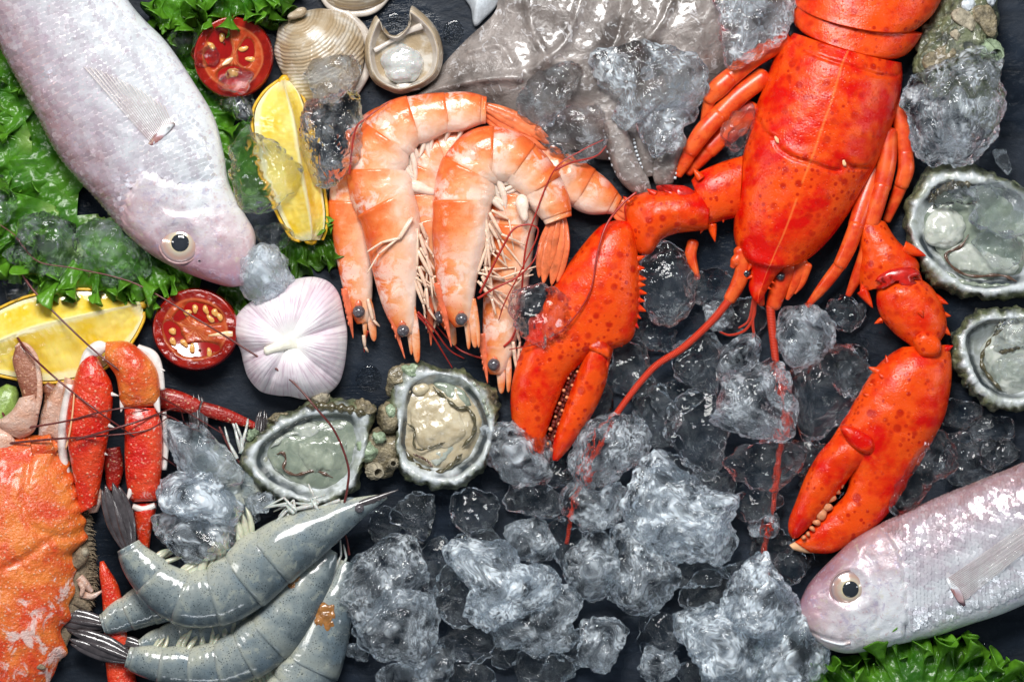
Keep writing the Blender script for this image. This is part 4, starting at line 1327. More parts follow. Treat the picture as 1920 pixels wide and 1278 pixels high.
def shrimp(name, label, spine, z, mats, tail, head=.34, side=1, eye=None, eye_r=10, rostrum=None, scales=(), legs=(), pleo=True, whiskers=(), group=None, cat='shrimp', spots=(), plump=.78, seed=0, dense=0):
    mb, mleg, mple, mfan, mros, mwh = mats
    r = np.random.default_rng(seed + 50)
    R = crom(np.asarray(spine, float), 160)
    mid = spine_at(R, np.array([.5]))[0]
    t_ = thing(name, mid[0], mid[1], z - 20, label, cat, group)
    tg = np.gradient(R[:, :2], axis=0)
    tg /= np.linalg.norm(tg, axis=1)[:, None]
    nl = np.stack([tg[:, 1], -tg[:, 0]], 1) * side        # dorsal direction
    full = np.column_stack([R, tg, nl])

    def at(s):
        return spine_at(full, np.atleast_1d(s))

    def piece(s0, s1, f0, f1, nu, flap=0.0, ros=1.0):
        ss = np.linspace(s0, s1, nu)
        q = at(ss)
        f = np.linspace(f0, f1, nu)
        n = q[:, 5:7]
        k = np.linspace(-1, 1, nu)
        dors = q[:, :2] + n * (q[:, 2] * f)[:, None]
        vent = q[:, :2] - n * (q[:, 2] * (f + flap * (1 - k ** 2)))[:, None]
        L, Rr = (dors, vent) if side > 0 else (vent, dors)
        zz = np.full(nu, float(z))
        rb = np.column_stack([L, Rr, zz, q[:, 2] * plump * f, q[:, 2] * plump * .8 * f])
        D = loft(rb, nu, 40, 2.15, 0, lambda V, A: V + np.column_stack([V[:, 0] * 0, V[:, 0] * 0, np.clip(A[:, 2] * 1.5, 0, 1) * ((2.0 if mb is M['cook'] else .8) * fbm(V, 22, seed) + .35 * np.sin(A[:, 0] * 30 + 4 * pn(V, 30, seed)))]), smooth=False)
        return dorsal_attr(D, side)
    # carapace over the head, then six overlapping rings
    sh = np.linspace(0.0, head + .02, 40)
    cp = piece(0.0, head + .025, .94, 1.03, 44)
    c = part('carapace', cp, mb, t_)
    bounds = np.concatenate([np.linspace(head, .96, 6), [1.0]])
    for k in range(6):
        s0, s1 = bounds[k], bounds[k + 1]
        ov = (s1 - s0) * .22
        part('shell_segment', piece(max(0, s0 - ov * .3), min(1, s1 + ov), .965 if k else .98, 1.015, 18, .16 if k < 5 else .0), mb, t_)
    # swimming legs under the rings
    if pleo:
        for k in range(5):
            s = bounds[k] + (bounds[k + 1] - bounds[k]) * .55
            q = at(s)[0]
            b = q[:2] - q[5:7] * q[2] * .85
            for o in (-1.5, -.6, .3, 1.2):
                e = b - q[5:7] * q[2] * r.uniform(.8, 1.25) + q[3:5] * (q[2] * r.uniform(-.8, -.25) + o * 5)
                part('swimmeret', blade(b + q[3:5] * o * 6 + q[5:7] * 6, e, q[2] * r.uniform(.10, .16), z + 4 + r.uniform(-8, 8), z - 10 + r.uniform(-8, 8), r.uniform(-9, 9), 4), mple, t_)
    # tail fan
    if tail is not None:
        q = at(1.0)[0]
        tip, wd = np.asarray(tail[:2], float), tail[2]
        d = tip - q[:2]
        ln = np.linalg.norm(d)
        d /= ln
        n = np.array([d[1], -d[0]])
        for k, (off, lf, wf, dz) in enumerate(((-.80, .92, .46, -5), (-.36, 1.0, .46, 0), (.80, .94, .46, -5), (.36, 1.0, .46, 0), (0, .74, .26, 7))):
            b = q[:2] + n * off * q[2] * .45 - d * 6
            e = q[:2] + d * ln * lf + n * off * wd
            part('tail_blade', blade(b, e, wd * wf * 1.25, z + dz + 4, z + dz * .5 - 4, off * 5, 3.2, 26), mfan, t_)
    # head furniture
    if rostrum is not None:
        (x0, y0), (x1, y1) = rostrum
        rp = [(x0, y0, 9, z + 10, 7, 6), ((x0 + x1) / 2, (y0 + y1) / 2, 6, z + 8, 5, 4), (x1, y1, 1, z + 4, 1, 1)]
        ro = part('rostrum', sloft(rp, 30, 14), mros, t_)
        d = np.array([x1 - x0, y1 - y0], float)
        d /= np.linalg.norm(d)
        n = np.array([d[1], -d[0]]) * -side
        for k in range(6):
            f = .1 + k * .12
            p = np.array([x0 + (x1 - x0) * f, y0 + (y1 - y0) * f]) + n * (7 - k * .7)
            part('rostrum_tooth', tube([(p[0] - d[0] * 3, p[1] - d[1] * 3, z + 10, 2.2), (p[0] + d[0] * 4 + n[0] * 2, p[1] + d[1] * 4 + n[1] * 2, z + 10, .4)], 6, 6, smooth=False), mros, ro)
    for sp in scales:
        part('antennal_scale', strip(sp[0], sp[1], sp[2], z + 8, z - 4, sp[3] if len(sp) > 3 else 1.5, 4), mb if len(sp) < 5 else mleg, t_)
    if eye is not None:
        q = at(.12)[0]
        d = np.array(eye[:2]) - q[:2]
        d = d / (np.linalg.norm(d) + 1e-9)
        st = part('eye_stalk', tube([(eye[0] - d[0] * eye_r * 2.6, eye[1] - d[1] * eye_r * 2.6, z + 8, eye_r * .55), (eye[0], eye[1], z + 15, eye_r * .75)], 10, 10, smooth=False), mros, t_)
        part('eye', ball((eye[0], eye[1], z + 17), eye_r, 3), M['seye'], st)
    more = []
    for lg in legs:
        more.append(lg)
        for _ in range(dense):
            more.append([tuple(np.asarray(q_, float) + (np.append(r.normal(size=2) * 6 * (i_ + .6), 0)[:len(q_)])) for i_, q_ in enumerate(lg)])
    for k, lg in enumerate(more):
        P = np.asarray(lg, float)
        n = len(P)
        rad = np.linspace(3.4, 1.3, n) * (1 if k % (dense + 1) == 0 else .8)
        zz = np.linspace(z + 12, z - 2, n) + r.uniform(-5, 10)
        if P.shape[1] == 3:
            zz = P[:, 2]
        Pp = []
        for i in range(n - 1):
            part('walking_leg', tube([(P[i, 0], P[i, 1], zz[i], rad[i]), ((P[i, 0] + P[i + 1, 0]) / 2, (P[i, 1] + P[i + 1, 1]) / 2, (zz[i] + zz[i + 1]) / 2 + 1, rad[i] * 1.12), (P[i + 1, 0], P[i + 1, 1], zz[i + 1], rad[i + 1])], 9, 8), mleg, t_)
    for wk in whiskers:
        P = np.asarray(wk, float)
        n = len(P)
        part('antenna', tube(np.column_stack([P[:, :3], np.linspace(2.4, 1.0, n) if P.shape[1] < 4 else P[:, 3]]), 16 * n, 6), mwh, t_)
    for (x, y, a, b_, dg) in spots:
        part('roe_patch', blob((x, y, a, b_, dg), z + 6, 25 if a < 15 else 32, 5, seed, .8, 1.0, 0, lumps=((12, 4.5), (6, 1.6))), M['rorg'], c)
    return t_


CK = (M['cook'], M['cleg'], M['cpleo'], M['cfan'], M['crost'], M['whisk_c'])
RW = (M['raw'], M['rleg'], M['rpleo'], M['rfan'], M['rfan'], M['whisk'])
gc, gr = 'cooked shrimps in the middle', 'raw grey shrimps at the lower left'

shrimp('cooked_shrimp', 'cooked shrimp mostly hidden at left, behind the outer curled one', [
    (680, 606, 12), (677, 585, 20), (671, 540, 29), (665, 480, 36), (662, 430, 40), (658, 385, 42), (664, 340, 43), (680, 296, 45), (704, 258, 48), (745, 238, 45), (800, 245, 40), (850, 262, 30)],
    30, CK, (935, 300, 26), .42, 1, (673, 584), 12, ((648, 540), (662, 634)), (((688, 560), (701, 640), 9), ((680, 580), (684, 632), 5)),
    [[(690, 560), (700, 600), (712, 612)], [(682, 628), (684, 650), (690, 660)]], False, [[(690, 620, 30), (683, 640, 20), (682, 660, 12)]], gc, seed=1)
shrimp('cooked_shrimp', 'cooked shrimp squeezed between the two big curled ones, only head showing', [
    (842, 615, 10), (837, 595, 18), (828, 555, 25), (815, 500, 32), (803, 440, 38), (792, 390, 42), (788, 340, 42), (802, 300, 42), (840, 278, 40), (890, 278, 36), (930, 300, 28)],
    30, CK, (980, 360, 24), .42, 1, (825, 594), 12, ((806, 555), (808, 648)), (((836, 580), (852, 648), 9),),
    [[(800, 520), (815, 560), (822, 610)], [(806, 540), (820, 590), (812, 622)]], False, (), gc, seed=2)
shrimp('cooked_shrimp', 'lowest cooked shrimp, head beside the red claw and tail pointing right', [
    (929, 702, 13), (931, 680, 24), (936, 640, 33), (942, 590, 38), (948, 540, 42), (952, 480, 46), (955, 430, 47), (958, 380, 47), (972, 335, 46), (1004, 314, 46), (1045, 326, 45), (1085, 346, 42), (1125, 368, 34), (1158, 386, 18)],
    34, CK, (1186, 408, 16), .46, 1, (926, 683), 12, ((904, 625), (914, 718)), (((936, 660), (940, 738), 9), ((952, 660), (953, 736), 6)),
    [[(962, 600), (966, 660), (972, 690)], [(958, 590), (975, 640), (966, 715)], [(965, 560), (985, 610), (988, 650)], [(962, 640), (968, 690), (966, 720)], [(970, 650), (985, 662), (975, 690)]], False,
    [[(938, 655, 50), (915, 672, 40), (870, 660, 26), (845, 640, 24), (800, 590, 30)], [(945, 650, 56), (962, 630, 60), (975, 580, 66), (985, 470, 84), (1005, 400, 96), (1040, 320, 108), (1090, 285, 104), (1130, 265, 96)],
     [(1192, 362, 80), (1165, 385, 84), (1135, 425, 98), (1118, 480, 106), (1104, 550, 108), (1062, 610, 106), (1010, 642, 96), (955, 655, 66)]], gc, seed=3)
shrimp('cooked_shrimp', 'large outer curled cooked shrimp arching over the group, tail fan at upper right', [
    (764, 628, 13), (757, 603, 25), (748, 560, 35), (742, 500, 45), (738, 450, 52), (730, 400, 55), (712, 360, 56), (704, 315, 53), (716, 275, 53), (746, 238, 50), (795, 219, 42), (830, 212, 37), (872, 207, 34), (912, 208, 25)],
    64, CK, (1028, 276, 20), .41, 1, (757, 620), 12, ((716, 530), (760, 672)), (((772, 575), (783, 680), 9), ((764, 600), (772, 665), 5)),
    [[(775, 410, 104), (752, 448, 110), (718, 456, 110), (690, 474, 104)], [(780, 430), (768, 485), (778, 520), (812, 540)], [(782, 440), (772, 490), (785, 530), (820, 545)], [(788, 440), (800, 480), (812, 520), (818, 555)],
     [(792, 450), (806, 500), (812, 560)], [(786, 500), (800, 540), (804, 580), (818, 600)], [(782, 520), (795, 560), (812, 590)], [(790, 420), (800, 450), (804, 500)], [(784, 470), (810, 520), (838, 516)]], True,
    [[(782, 590, 70), (800, 610, 60), (830, 660, 30), (848, 690, 16)], [(784, 585, 70), (812, 615, 56), (842, 655, 30), (870, 672, 20)], [(657, 330, 104), (668, 250, 112), (690, 225, 112), (730, 196, 104)]], gc, seed=4, dense=1)
shrimp('cooked_shrimp', 'inner curled cooked shrimp in front, its tail fan hanging by the red claw', [
    (865, 612, 13), (861, 590, 25), (858, 560, 33), (857, 510, 42), (862, 450, 51), (866, 400, 53), (868, 355, 53), (882, 315, 53), (910, 289, 50), (950, 292, 47), (988, 314, 42), (1015, 345, 38), (1035, 380, 34), (1047, 414, 26)],
    72, CK, (1026, 534, 22), .41, 1, (866, 598), 12, ((822, 530), (847, 650)), (((880, 560), (891, 652), 9), ((874, 600), (879, 655), 5), ((888, 560), (898, 652), 5)),
    [[(908, 400), (918, 450), (896, 512), (940, 522), (1005, 500)], [(912, 410), (925, 460), (905, 515), (950, 528), (1000, 515)], [(915, 440), (910, 500), (925, 560)], [(905, 520), (925, 540), (950, 575)],
     [(900, 530), (922, 560), (930, 590)], [(916, 420), (934, 450), (950, 500)], [(912, 430), (930, 470), (960, 490)], [(918, 400), (940, 440), (985, 460)]], True,
    [[(1040, 322, 118), (1070, 308, 112), (1115, 296, 100), (1136, 276, 92)], [(896, 560, 90), (930, 540, 96), (970, 520, 98), (1000, 490, 100), (1010, 460, 96)], [(900, 550, 90), (940, 470, 110), (965, 430, 112), (1000, 425, 110), (1005, 450, 106), (950, 560, 90), (935, 600, 70)]], gc, seed=5, dense=1)

# white egg-like lobe inside the inner curl
solo('shrimp_roe_sac', blob((980, 390, 13, 24, -15), 70, 30, 4, 4, lumps=((20, 1),)), M['cpleo'], 'small smooth white oval lobe tucked in the inner shrimp curl', 'roe')

shrimp('raw_shrimp', 'raw grey shrimp lying deepest, only a strip of its back visible below the top shrimp', [
    (530, 1130, 30), (480, 1158, 42), (430, 1180, 38), (380, 1190, 33), (330, 1196, 29), (288, 1207, 22), (262, 1214, 15)], 26, RW, (200, 1205, 14), .3, 1, pleo=False, group=gr, seed=11)
shrimp('raw_shrimp', 'raw grey shrimp with its dark tail touching the crab shell, body under the top shrimp', [
    (520, 1060, 30), (470, 1085, 42), (410, 1105, 44), (350, 1118, 43), (300, 1128, 40), (250, 1147, 34), (212, 1164, 26), (192, 1171, 20)], 34, RW, (88, 1157, 17), .3, 1, pleo=False, group=gr, seed=12)
shrimp('raw_shrimp', 'raw grey shrimp at the bottom edge with orange roe beside the ice', [
    (652, 1052, 14), (637, 1105, 33), (617, 1150, 45), (604, 1200, 50), (582, 1255, 54), (552, 1310, 54), (500, 1360, 48), (430, 1385, 40), (380, 1390, 28)], 40, RW, (290, 1390, 24), .42, 1,
    legs=[[(600, 1120), (625, 1075), (640, 1040), (638, 1010)], [(598, 1130), (630, 1085), (650, 1045), (644, 1020)], [(590, 1140), (612, 1100), (632, 1060)], [(580, 1150), (590, 1120), (618, 1090)]], whiskers=[[(655, 1040, 40), (650, 1010, 40), (640, 985, 36)]], group=gr, spots=[(612, 1158, 22, 36, 15)], seed=13)
shrimp('raw_shrimp', 'raw grey shrimp curved along the bottom with dark tail fan over the crab', [
    (624, 1030, 12), (606, 1060, 29), (577, 1100, 43), (546, 1145, 51), (506, 1194, 52), (460, 1230, 48), (410, 1248, 43), (360, 1252, 38), (310, 1247, 34), (270, 1239, 28), (240, 1230, 20)], 52, RW, (132, 1190, 18), .40, 1,
    spots=[(556, 1096, 12, 22, 30)], legs=[[(560, 1090), (540, 1080), (520, 1096)]], group=gr, seed=14)
shrimp('raw_shrimp', 'topmost raw grey shrimp with long whisker, head under the oysters', [
    (726, 928, 5), (690, 943, 17), (650, 962, 30), (610, 984, 41), (570, 1006, 51), (530, 1030, 57), (490, 1063, 59), (450, 1097, 57), (405, 1119, 54), (360, 1123, 50), (320, 1109, 46), (288, 1081, 40), (262, 1052, 32), (244, 1020, 23)],
    82, RW, (208, 905, 20), .40, 1, (676, 950), 9, ((660, 950), (748, 916)), (((660, 945), (720, 934), 7), ((650, 935), (680, 938), 5)),
    [[(555, 960), (540, 945), (505, 945)], [(560, 955), (545, 940), (500, 950)], [(590, 945), (540, 955), (512, 985), (498, 1010)], [(600, 940), (560, 950), (525, 975)], [(640, 935), (600, 950), (570, 952)], [(595, 950), (592, 930), (580, 905)]],
    True, [[(648, 940, 96), (654, 910, 100), (655, 870, 104), (632, 810, 106), (597, 765, 108), (540, 705, 96), (445, 642, 92), (380, 602, 96), (280, 543, 80), (220, 520, 76), (140, 503, 84), (75, 490, 84), (35, 445, 70), (0, 420, 64)]], gr, seed=15, dense=1)
shrimp('raw_shrimp', 'raw grey shrimp buried under ice with pointed tail blades standing by the red leg', [
    (430, 1010, 34), (424, 960, 38), (408, 910, 38), (390, 860, 30), (374, 815, 18)], 26, RW, (366, 738, 12), .2, 1, pleo=False, group=gr, seed=16,
    whiskers=[[(0, 765, 40), (28, 806, 62), (60, 800, 74), (130, 788, 96), (200, 770, 110), (260, 764, 104), (330, 785, 60), (400, 840, 40)],
              [(0, 832, 60), (100, 822, 88), (200, 815, 104), (280, 805, 100), (320, 780, 70)], [(22, 615, 50), (60, 660, 96), (110, 708, 92), (180, 762, 112), (240, 805, 100), (300, 850, 70), (340, 880, 40)],
              [(35, 500, 60), (70, 548, 78), (140, 618, 92), (200, 670, 112), (270, 722, 104), (340, 765, 50), (420, 815, 30)], [(150, 822, 112), (260, 790, 110), (330, 765, 60), (345, 790, 30)],
              [(410, 800, 26), (430, 840, 30), (450, 870, 30), (475, 915, 26)]])
shrimp('raw_shrimp', 'raw shrimp tail tips poking up left of the green oyster', [
    (450, 960, 26), (468, 900, 26), (480, 850, 20), (487, 822, 12)], 22, RW, (492, 768, 8), .2, 1, pleo=False, group=gr, seed=17,
    legs=[[(450, 850), (462, 800), (464, 785)], [(452, 850), (440, 805), (433, 785)], [(455, 850), (452, 820), (440, 790)], [(445, 860), (428, 830), (420, 800)]])

# ------------------------------------------------------------------ crab
def crab():
    C = thing('crab', -30, 1060, 0, 'orange red crab with frosted shell at the left edge, legs raised', 'crab')
    out = [(60, 815), (100, 818), (116, 829), (110, 846), (120, 856), (133, 866), (131, 880), (144, 894), (141, 908), (152, 922), (148, 936), (159, 948), (154, 962), (163, 976),
           (158, 992), (166, 1008), (150, 1024), (136, 1040), (146, 1062), (138, 1085), (142, 1108), (130, 1134), (134, 1158), (115, 1182), (128, 1222), (112, 1238), (98, 1270), (60, 1320), (-60, 1370), (-190, 1320),
           (-250, 1100), (-190, 880), (-80, 820)]
    pr = [(0, 118), (.2, 116), (.4, 109), (.6, 100), (.75, 90), (.86, 76), (.93, 63), (.97, 53), (1.0, 42), (.97, 36), (.9, 32), (.6, 18), (.2, 12)]
    prd = prof(np.array(pr), 90, 190)

    def wob(V, A):
        top = A[:, 2] < .62
        V[:, 2] += np.where(top, 4 * fbm(V, 110, 3) + 1.6 * fbm(V, 26, 7) + .8 * fbm(V, 9, 2, 2), 0)
        d, sd, _ = polydist(V[:, :2], crom([(62, 850), (54, 900), (52, 950), (66, 985), (110, 1000)], 30))
        V[:, 2] -= np.where(top, 5 * np.exp(-(d / 7) ** 2), 0)
        d, sd, _ = polydist(V[:, :2], crom([(20, 1060), (60, 1040), (100, 1010), (150, 1005)], 30))
        V[:, 2] -= np.where(top, 5 * np.exp(-(d / 8) ** 2), 0)
        return V
    sh = part('carapace', polar(out, (-40, 1060), prd, 420, wob, 60), M['crab'], C)
    # hairy fringe and face along the rim
    r = np.random.default_rng(3)
    mb = MB()
    ed = crom([(114, 838), (130, 866), (145, 900), (155, 940), (160, 975), (166, 1010), (170, 1050), (172, 1090), (164, 1130), (150, 1160)], 420)
    for k in range(420):
        x, y = ed[k] + r.normal(size=2) * 3
        a = r.normal() * .5
        mb.add(*tube([(x - 10, y, 30, 1.6), (x + 2, y + 2 * a, 26 + r.normal() * 3, 1.3), (x + 6 + r.uniform(0, 5), y + 9 * a + 5, 20 + r.normal() * 6, .3)], 5, 5))
    part('fringe', mb, M['crabhair'], C, kind='stuff')
    part('underbody', loft([(90, 850, 134, 846, 26, 12, 24), (100, 920, 152, 914, 26, 14, 24), (110, 1000, 162, 990, 26, 14, 24), (110, 1080, 166, 1076, 26, 14, 24), (100, 1150, 150, 1146, 24, 12, 22), (70, 1240, 112, 1240, 22, 10, 20)], 50, 24), M['crabhair'], C)
    part('pale_flank', loft([(118, 810, 158, 806, 30, 14, 14), (132, 850, 166, 850, 32, 14, 14), (148, 900, 178, 896, 32, 14, 14), (158, 940, 192, 928, 30, 14, 14), (166, 962, 182, 960, 28, 8, 8)], 30, 20), M['crabpale'], C)
    # eye on its stalk in the socket
    st = part('eye_stalk', sloft([(140, 1060, 10, 44, 9, 9), (152, 1044, 13, 46, 12, 10), (160, 1030, 11, 46, 10, 9)], 20, 16), M['crabhair'], C)
    part('eye', ball((160, 1034, 52), 9, 3), M['barn'], st)
    for P in ([(148, 1082, 9, 36, 8, 8), (160, 1095, 8, 34, 8, 8), (172, 1110, 4, 30, 4, 4)], [(150, 1112, 8, 34, 7, 7), (170, 1118, 6, 32, 6, 6), (190, 1108, 2, 30, 2, 2)], [(142, 1125, 10, 34, 9, 8), (158, 1135, 8, 30, 8, 7), (168, 1145, 4, 26, 4, 4)],
              [(150, 1090, 5, 46, 5, 5), (156, 1102, 5, 46, 5, 5), (152, 1116, 3, 44, 3, 3)]):
        part('mouthpart', sloft(P, 18, 14), M['crabpale'] if P[0][0] > 145 else M['crabhair'], C)
    part('eye_hole', blob((74, 1245, 16, 7, 20), 66, 12, 3, 3, lumps=((9, 1),)), M['crabhair'], C)

    # raised leg, from the shell outwards: long segment, bent segment, hanging segment, tip
    def lump(am, sz, sd):
        return lambda V, A: V + np.column_stack([V[:, 0] * 0, V[:, 0] * 0, np.clip(A[:, 2] * 1.5, 0, 1) * am * fbm(V, sz, sd)])
    l1 = part('leg_segment', loft([(150, 962, 182, 946, 40, 16, 14), (142, 910, 192, 892, 48, 24, 18), (134, 860, 202, 838, 58, 30, 22), (126, 810, 210, 790, 66, 32, 24), (130, 765, 215, 750, 72, 32, 24),
                                   (140, 722, 213, 718, 76, 30, 24), (152, 686, 198, 690, 78, 26, 22), (168, 660, 186, 668, 78, 14, 14)], 80, 44, 2.3, 0, lump(2.2, 26, 4)), M['crableg'], C)
    spk = [(206, 736, 1, .25, 22, 6, 82), (200, 794, 1, .35, 20, 6, 74), (190, 846, 1, .4, 16, 6, 62)]
    spikes(l1, spk, M['crabwhite'], 'spine')
    part('white_edge', sloft([(136, 720, 8, 74, 12, 12), (124, 780, 10, 64, 12, 12), (118, 840, 9, 50, 12, 12), (128, 900, 7, 40, 10, 10)], 30, 14), M['crabwhite'], l1)
    part('white_tip', sloft([(160, 690, 9, 82, 8, 8), (172, 664, 12, 84, 10, 8), (190, 652, 14, 84, 10, 8), (204, 650, 8, 84, 8, 8)], 24, 14), M['crabwhite'], l1)
    part('ridge_line', tube([(146, 735, 103, 1.6), (142, 775, 99, 1.8), (136, 810, 93, 1.8), (128, 840, 84, 1.6)], 20, 6), M['clawtip'], l1)
    l2 = part('leg_segment', loft([(202, 676, 204, 640, 84, 18, 16), (212, 690, 244, 640, 86, 30, 22), (222, 706, 276, 662, 86, 34, 24), (226, 728, 296, 688, 84, 34, 24), (228, 746, 303, 714, 80, 32, 22), (232, 760, 302, 748, 76, 26, 20), (240, 764, 296, 760, 74, 14, 14)], 60, 44, 2.2, 0, lump(2.6, 22, 9)), M['crab'], C)
    part('white_edge', sloft([(262, 650, 6, 84, 8, 8), (288, 668, 12, 82, 8, 8), (302, 696, 8, 80, 8, 8), (308, 730, 5, 76, 7, 7)], 24, 12), M['crabwhite'], l2)
    spikes(l2, [(298, 690, 1, .3, 16, 6, 82), (296, 752, .3, 1, 26, 8, 82), (234, 756, -.2, 1, 16, 6, 84), (206, 668, -.8, .6, 12, 6, 84)], M['crabwhite'], 'spine')
    l3 = part('leg_segment', loft([(236, 762, 296, 764, 72, 20, 18), (237, 800, 306, 796, 70, 28, 20), (236, 850, 307, 846, 64, 28, 20), (238, 900, 303, 896, 56, 26, 20), (244, 932, 298, 930, 50, 22, 18), (250, 940, 294, 938, 48, 12, 12)], 60, 40, 2.4, 0, lump(2, 22, 12)), M['crableg'], C)
    part('white_edge', sloft([(309, 770, 5, 64, 7, 7), (313, 820, 6, 58, 7, 7), (309, 880, 5, 52, 7, 7)], 20, 12), M['crabwhite'], l3)
    spikes(l3, [(248, 918, -.4, 1, 28, 6, 66)], M['crabwhite'], 'spine')
    l4 = part('leg_segment', loft([(248, 944, 294, 942, 40, 14, 14), (252, 962, 292, 958, 40, 20, 16), (256, 1000, 284, 994, 34, 18, 14), (262, 1040, 278, 1036, 28, 12, 10), (268, 1080, 272, 1078, 22, 4, 4)], 40, 30, 2.2), M['crableg'], C)
    part('white_edge', sloft([(250, 948, 6, 50, 7, 7), (270, 954, 7, 54, 6, 6), (292, 946, 6, 50, 7, 7)], 16, 12), M['crabwhite'], l4)
    # swimming paddle and pale legs at the left edge
    pd = part('paddle', sloft([(40, 648, 8, 72, 8, 8), (48, 668, 22, 74, 10, 9), (57, 695, 24, 74, 10, 9), (62, 722, 22, 72, 11, 9), (62, 745, 16, 70, 10, 9)], 40, 28, 2.3), M['crabbrown'], C)
    part('paddle_rim', tube([(34, 652, 74, 4), (44, 644, 76, 4), (60, 652, 78, 4.5), (72, 672, 78, 5), (77, 705, 78, 5.5), (78, 740, 76, 6), (72, 775, 72, 5)], 40, 8), M['crabpale'], pd)
    part('leg_segment', loft([(40, 745, 72, 738, 70, 16, 12), (26, 768, 76, 764, 66, 22, 16), (8, 782, 72, 794, 60, 24, 18), (-6, 790, 62, 812, 56, 22, 18), (14, 812, 40, 822, 52, 12, 12)], 40, 30, 2.2), M['crabpale'], C)
    part('leg_segment', loft([(-60, 780, -30, 860, 44, 24, 20), (-20, 790, 0, 862, 46, 26, 20), (14, 802, 32, 842, 48, 20, 16), (24, 812, 36, 834, 48, 12, 10)], 30, 28, 2.2), M['crabpale'], C)
    part('leg_segment', loft([(70, 822, 112, 818, 34, 16, 16), (78, 770, 112, 790, 42, 20, 14), (96, 738, 122, 756, 50, 18, 14), (112, 712, 128, 720, 56, 12, 10)], 30, 26, 2.2), M['crabpale'], C)
    part('leg_segment', loft([(96, 826, 130, 830, 34, 18, 16), (104, 780, 132, 790, 46, 18, 14), (118, 735, 142, 742, 58, 16, 14), (124, 706, 142, 712, 64, 10, 10)], 30, 26, 2.2), M['crabpale'], C)
    part('leg_segment', sloft([(84, 722, 12, 40, 12, 10), (98, 738, 15, 40, 13, 10), (92, 768, 13, 36, 12, 10)], 20, 20), M['crabbrown'], C)
    part('leg_segment', loft([(60, 820, 66, 860, 60, 16, 14), (96, 812, 108, 850, 58, 18, 14)], 20, 20), M['crab'], C)
    # dark red thin leg to the right and claw tip below
    part('leg_segment', sloft([(280, 742, 20, 24, 12, 10), (330, 752, 20, 24, 12, 10), (372, 764, 14, 22, 10, 8)], 24, 20, 2.2), M['crabdark'], C)
    part('leg_segment', sloft([(376, 765, 13, 22, 10, 8), (420, 778, 13, 20, 9, 8), (474, 798, 7, 16, 6, 6), (490, 806, 2, 14, 2, 2)], 24, 20, 2.2), M['crabdark'], C)
    part('leg_segment', sloft([(206, 840, 18, 22, 12, 12), (212, 880, 18, 20, 12, 12), (208, 920, 10, 16, 8, 8)], 24, 20, 2.2), M['crabdark'], C)
    part('claw_finger', sloft([(190, 1052, 4, 30, 5, 5), (196, 1075, 11, 30, 12, 10), (206, 1105, 17, 28, 14, 10), (212, 1150, 20, 24, 14, 12), (216, 1200, 22, 22, 14, 12), (224, 1260, 26, 20, 16, 14), (235, 1320, 28, 20, 16, 14)], 50, 24, 2.2), M['crableg'], C)


crab()


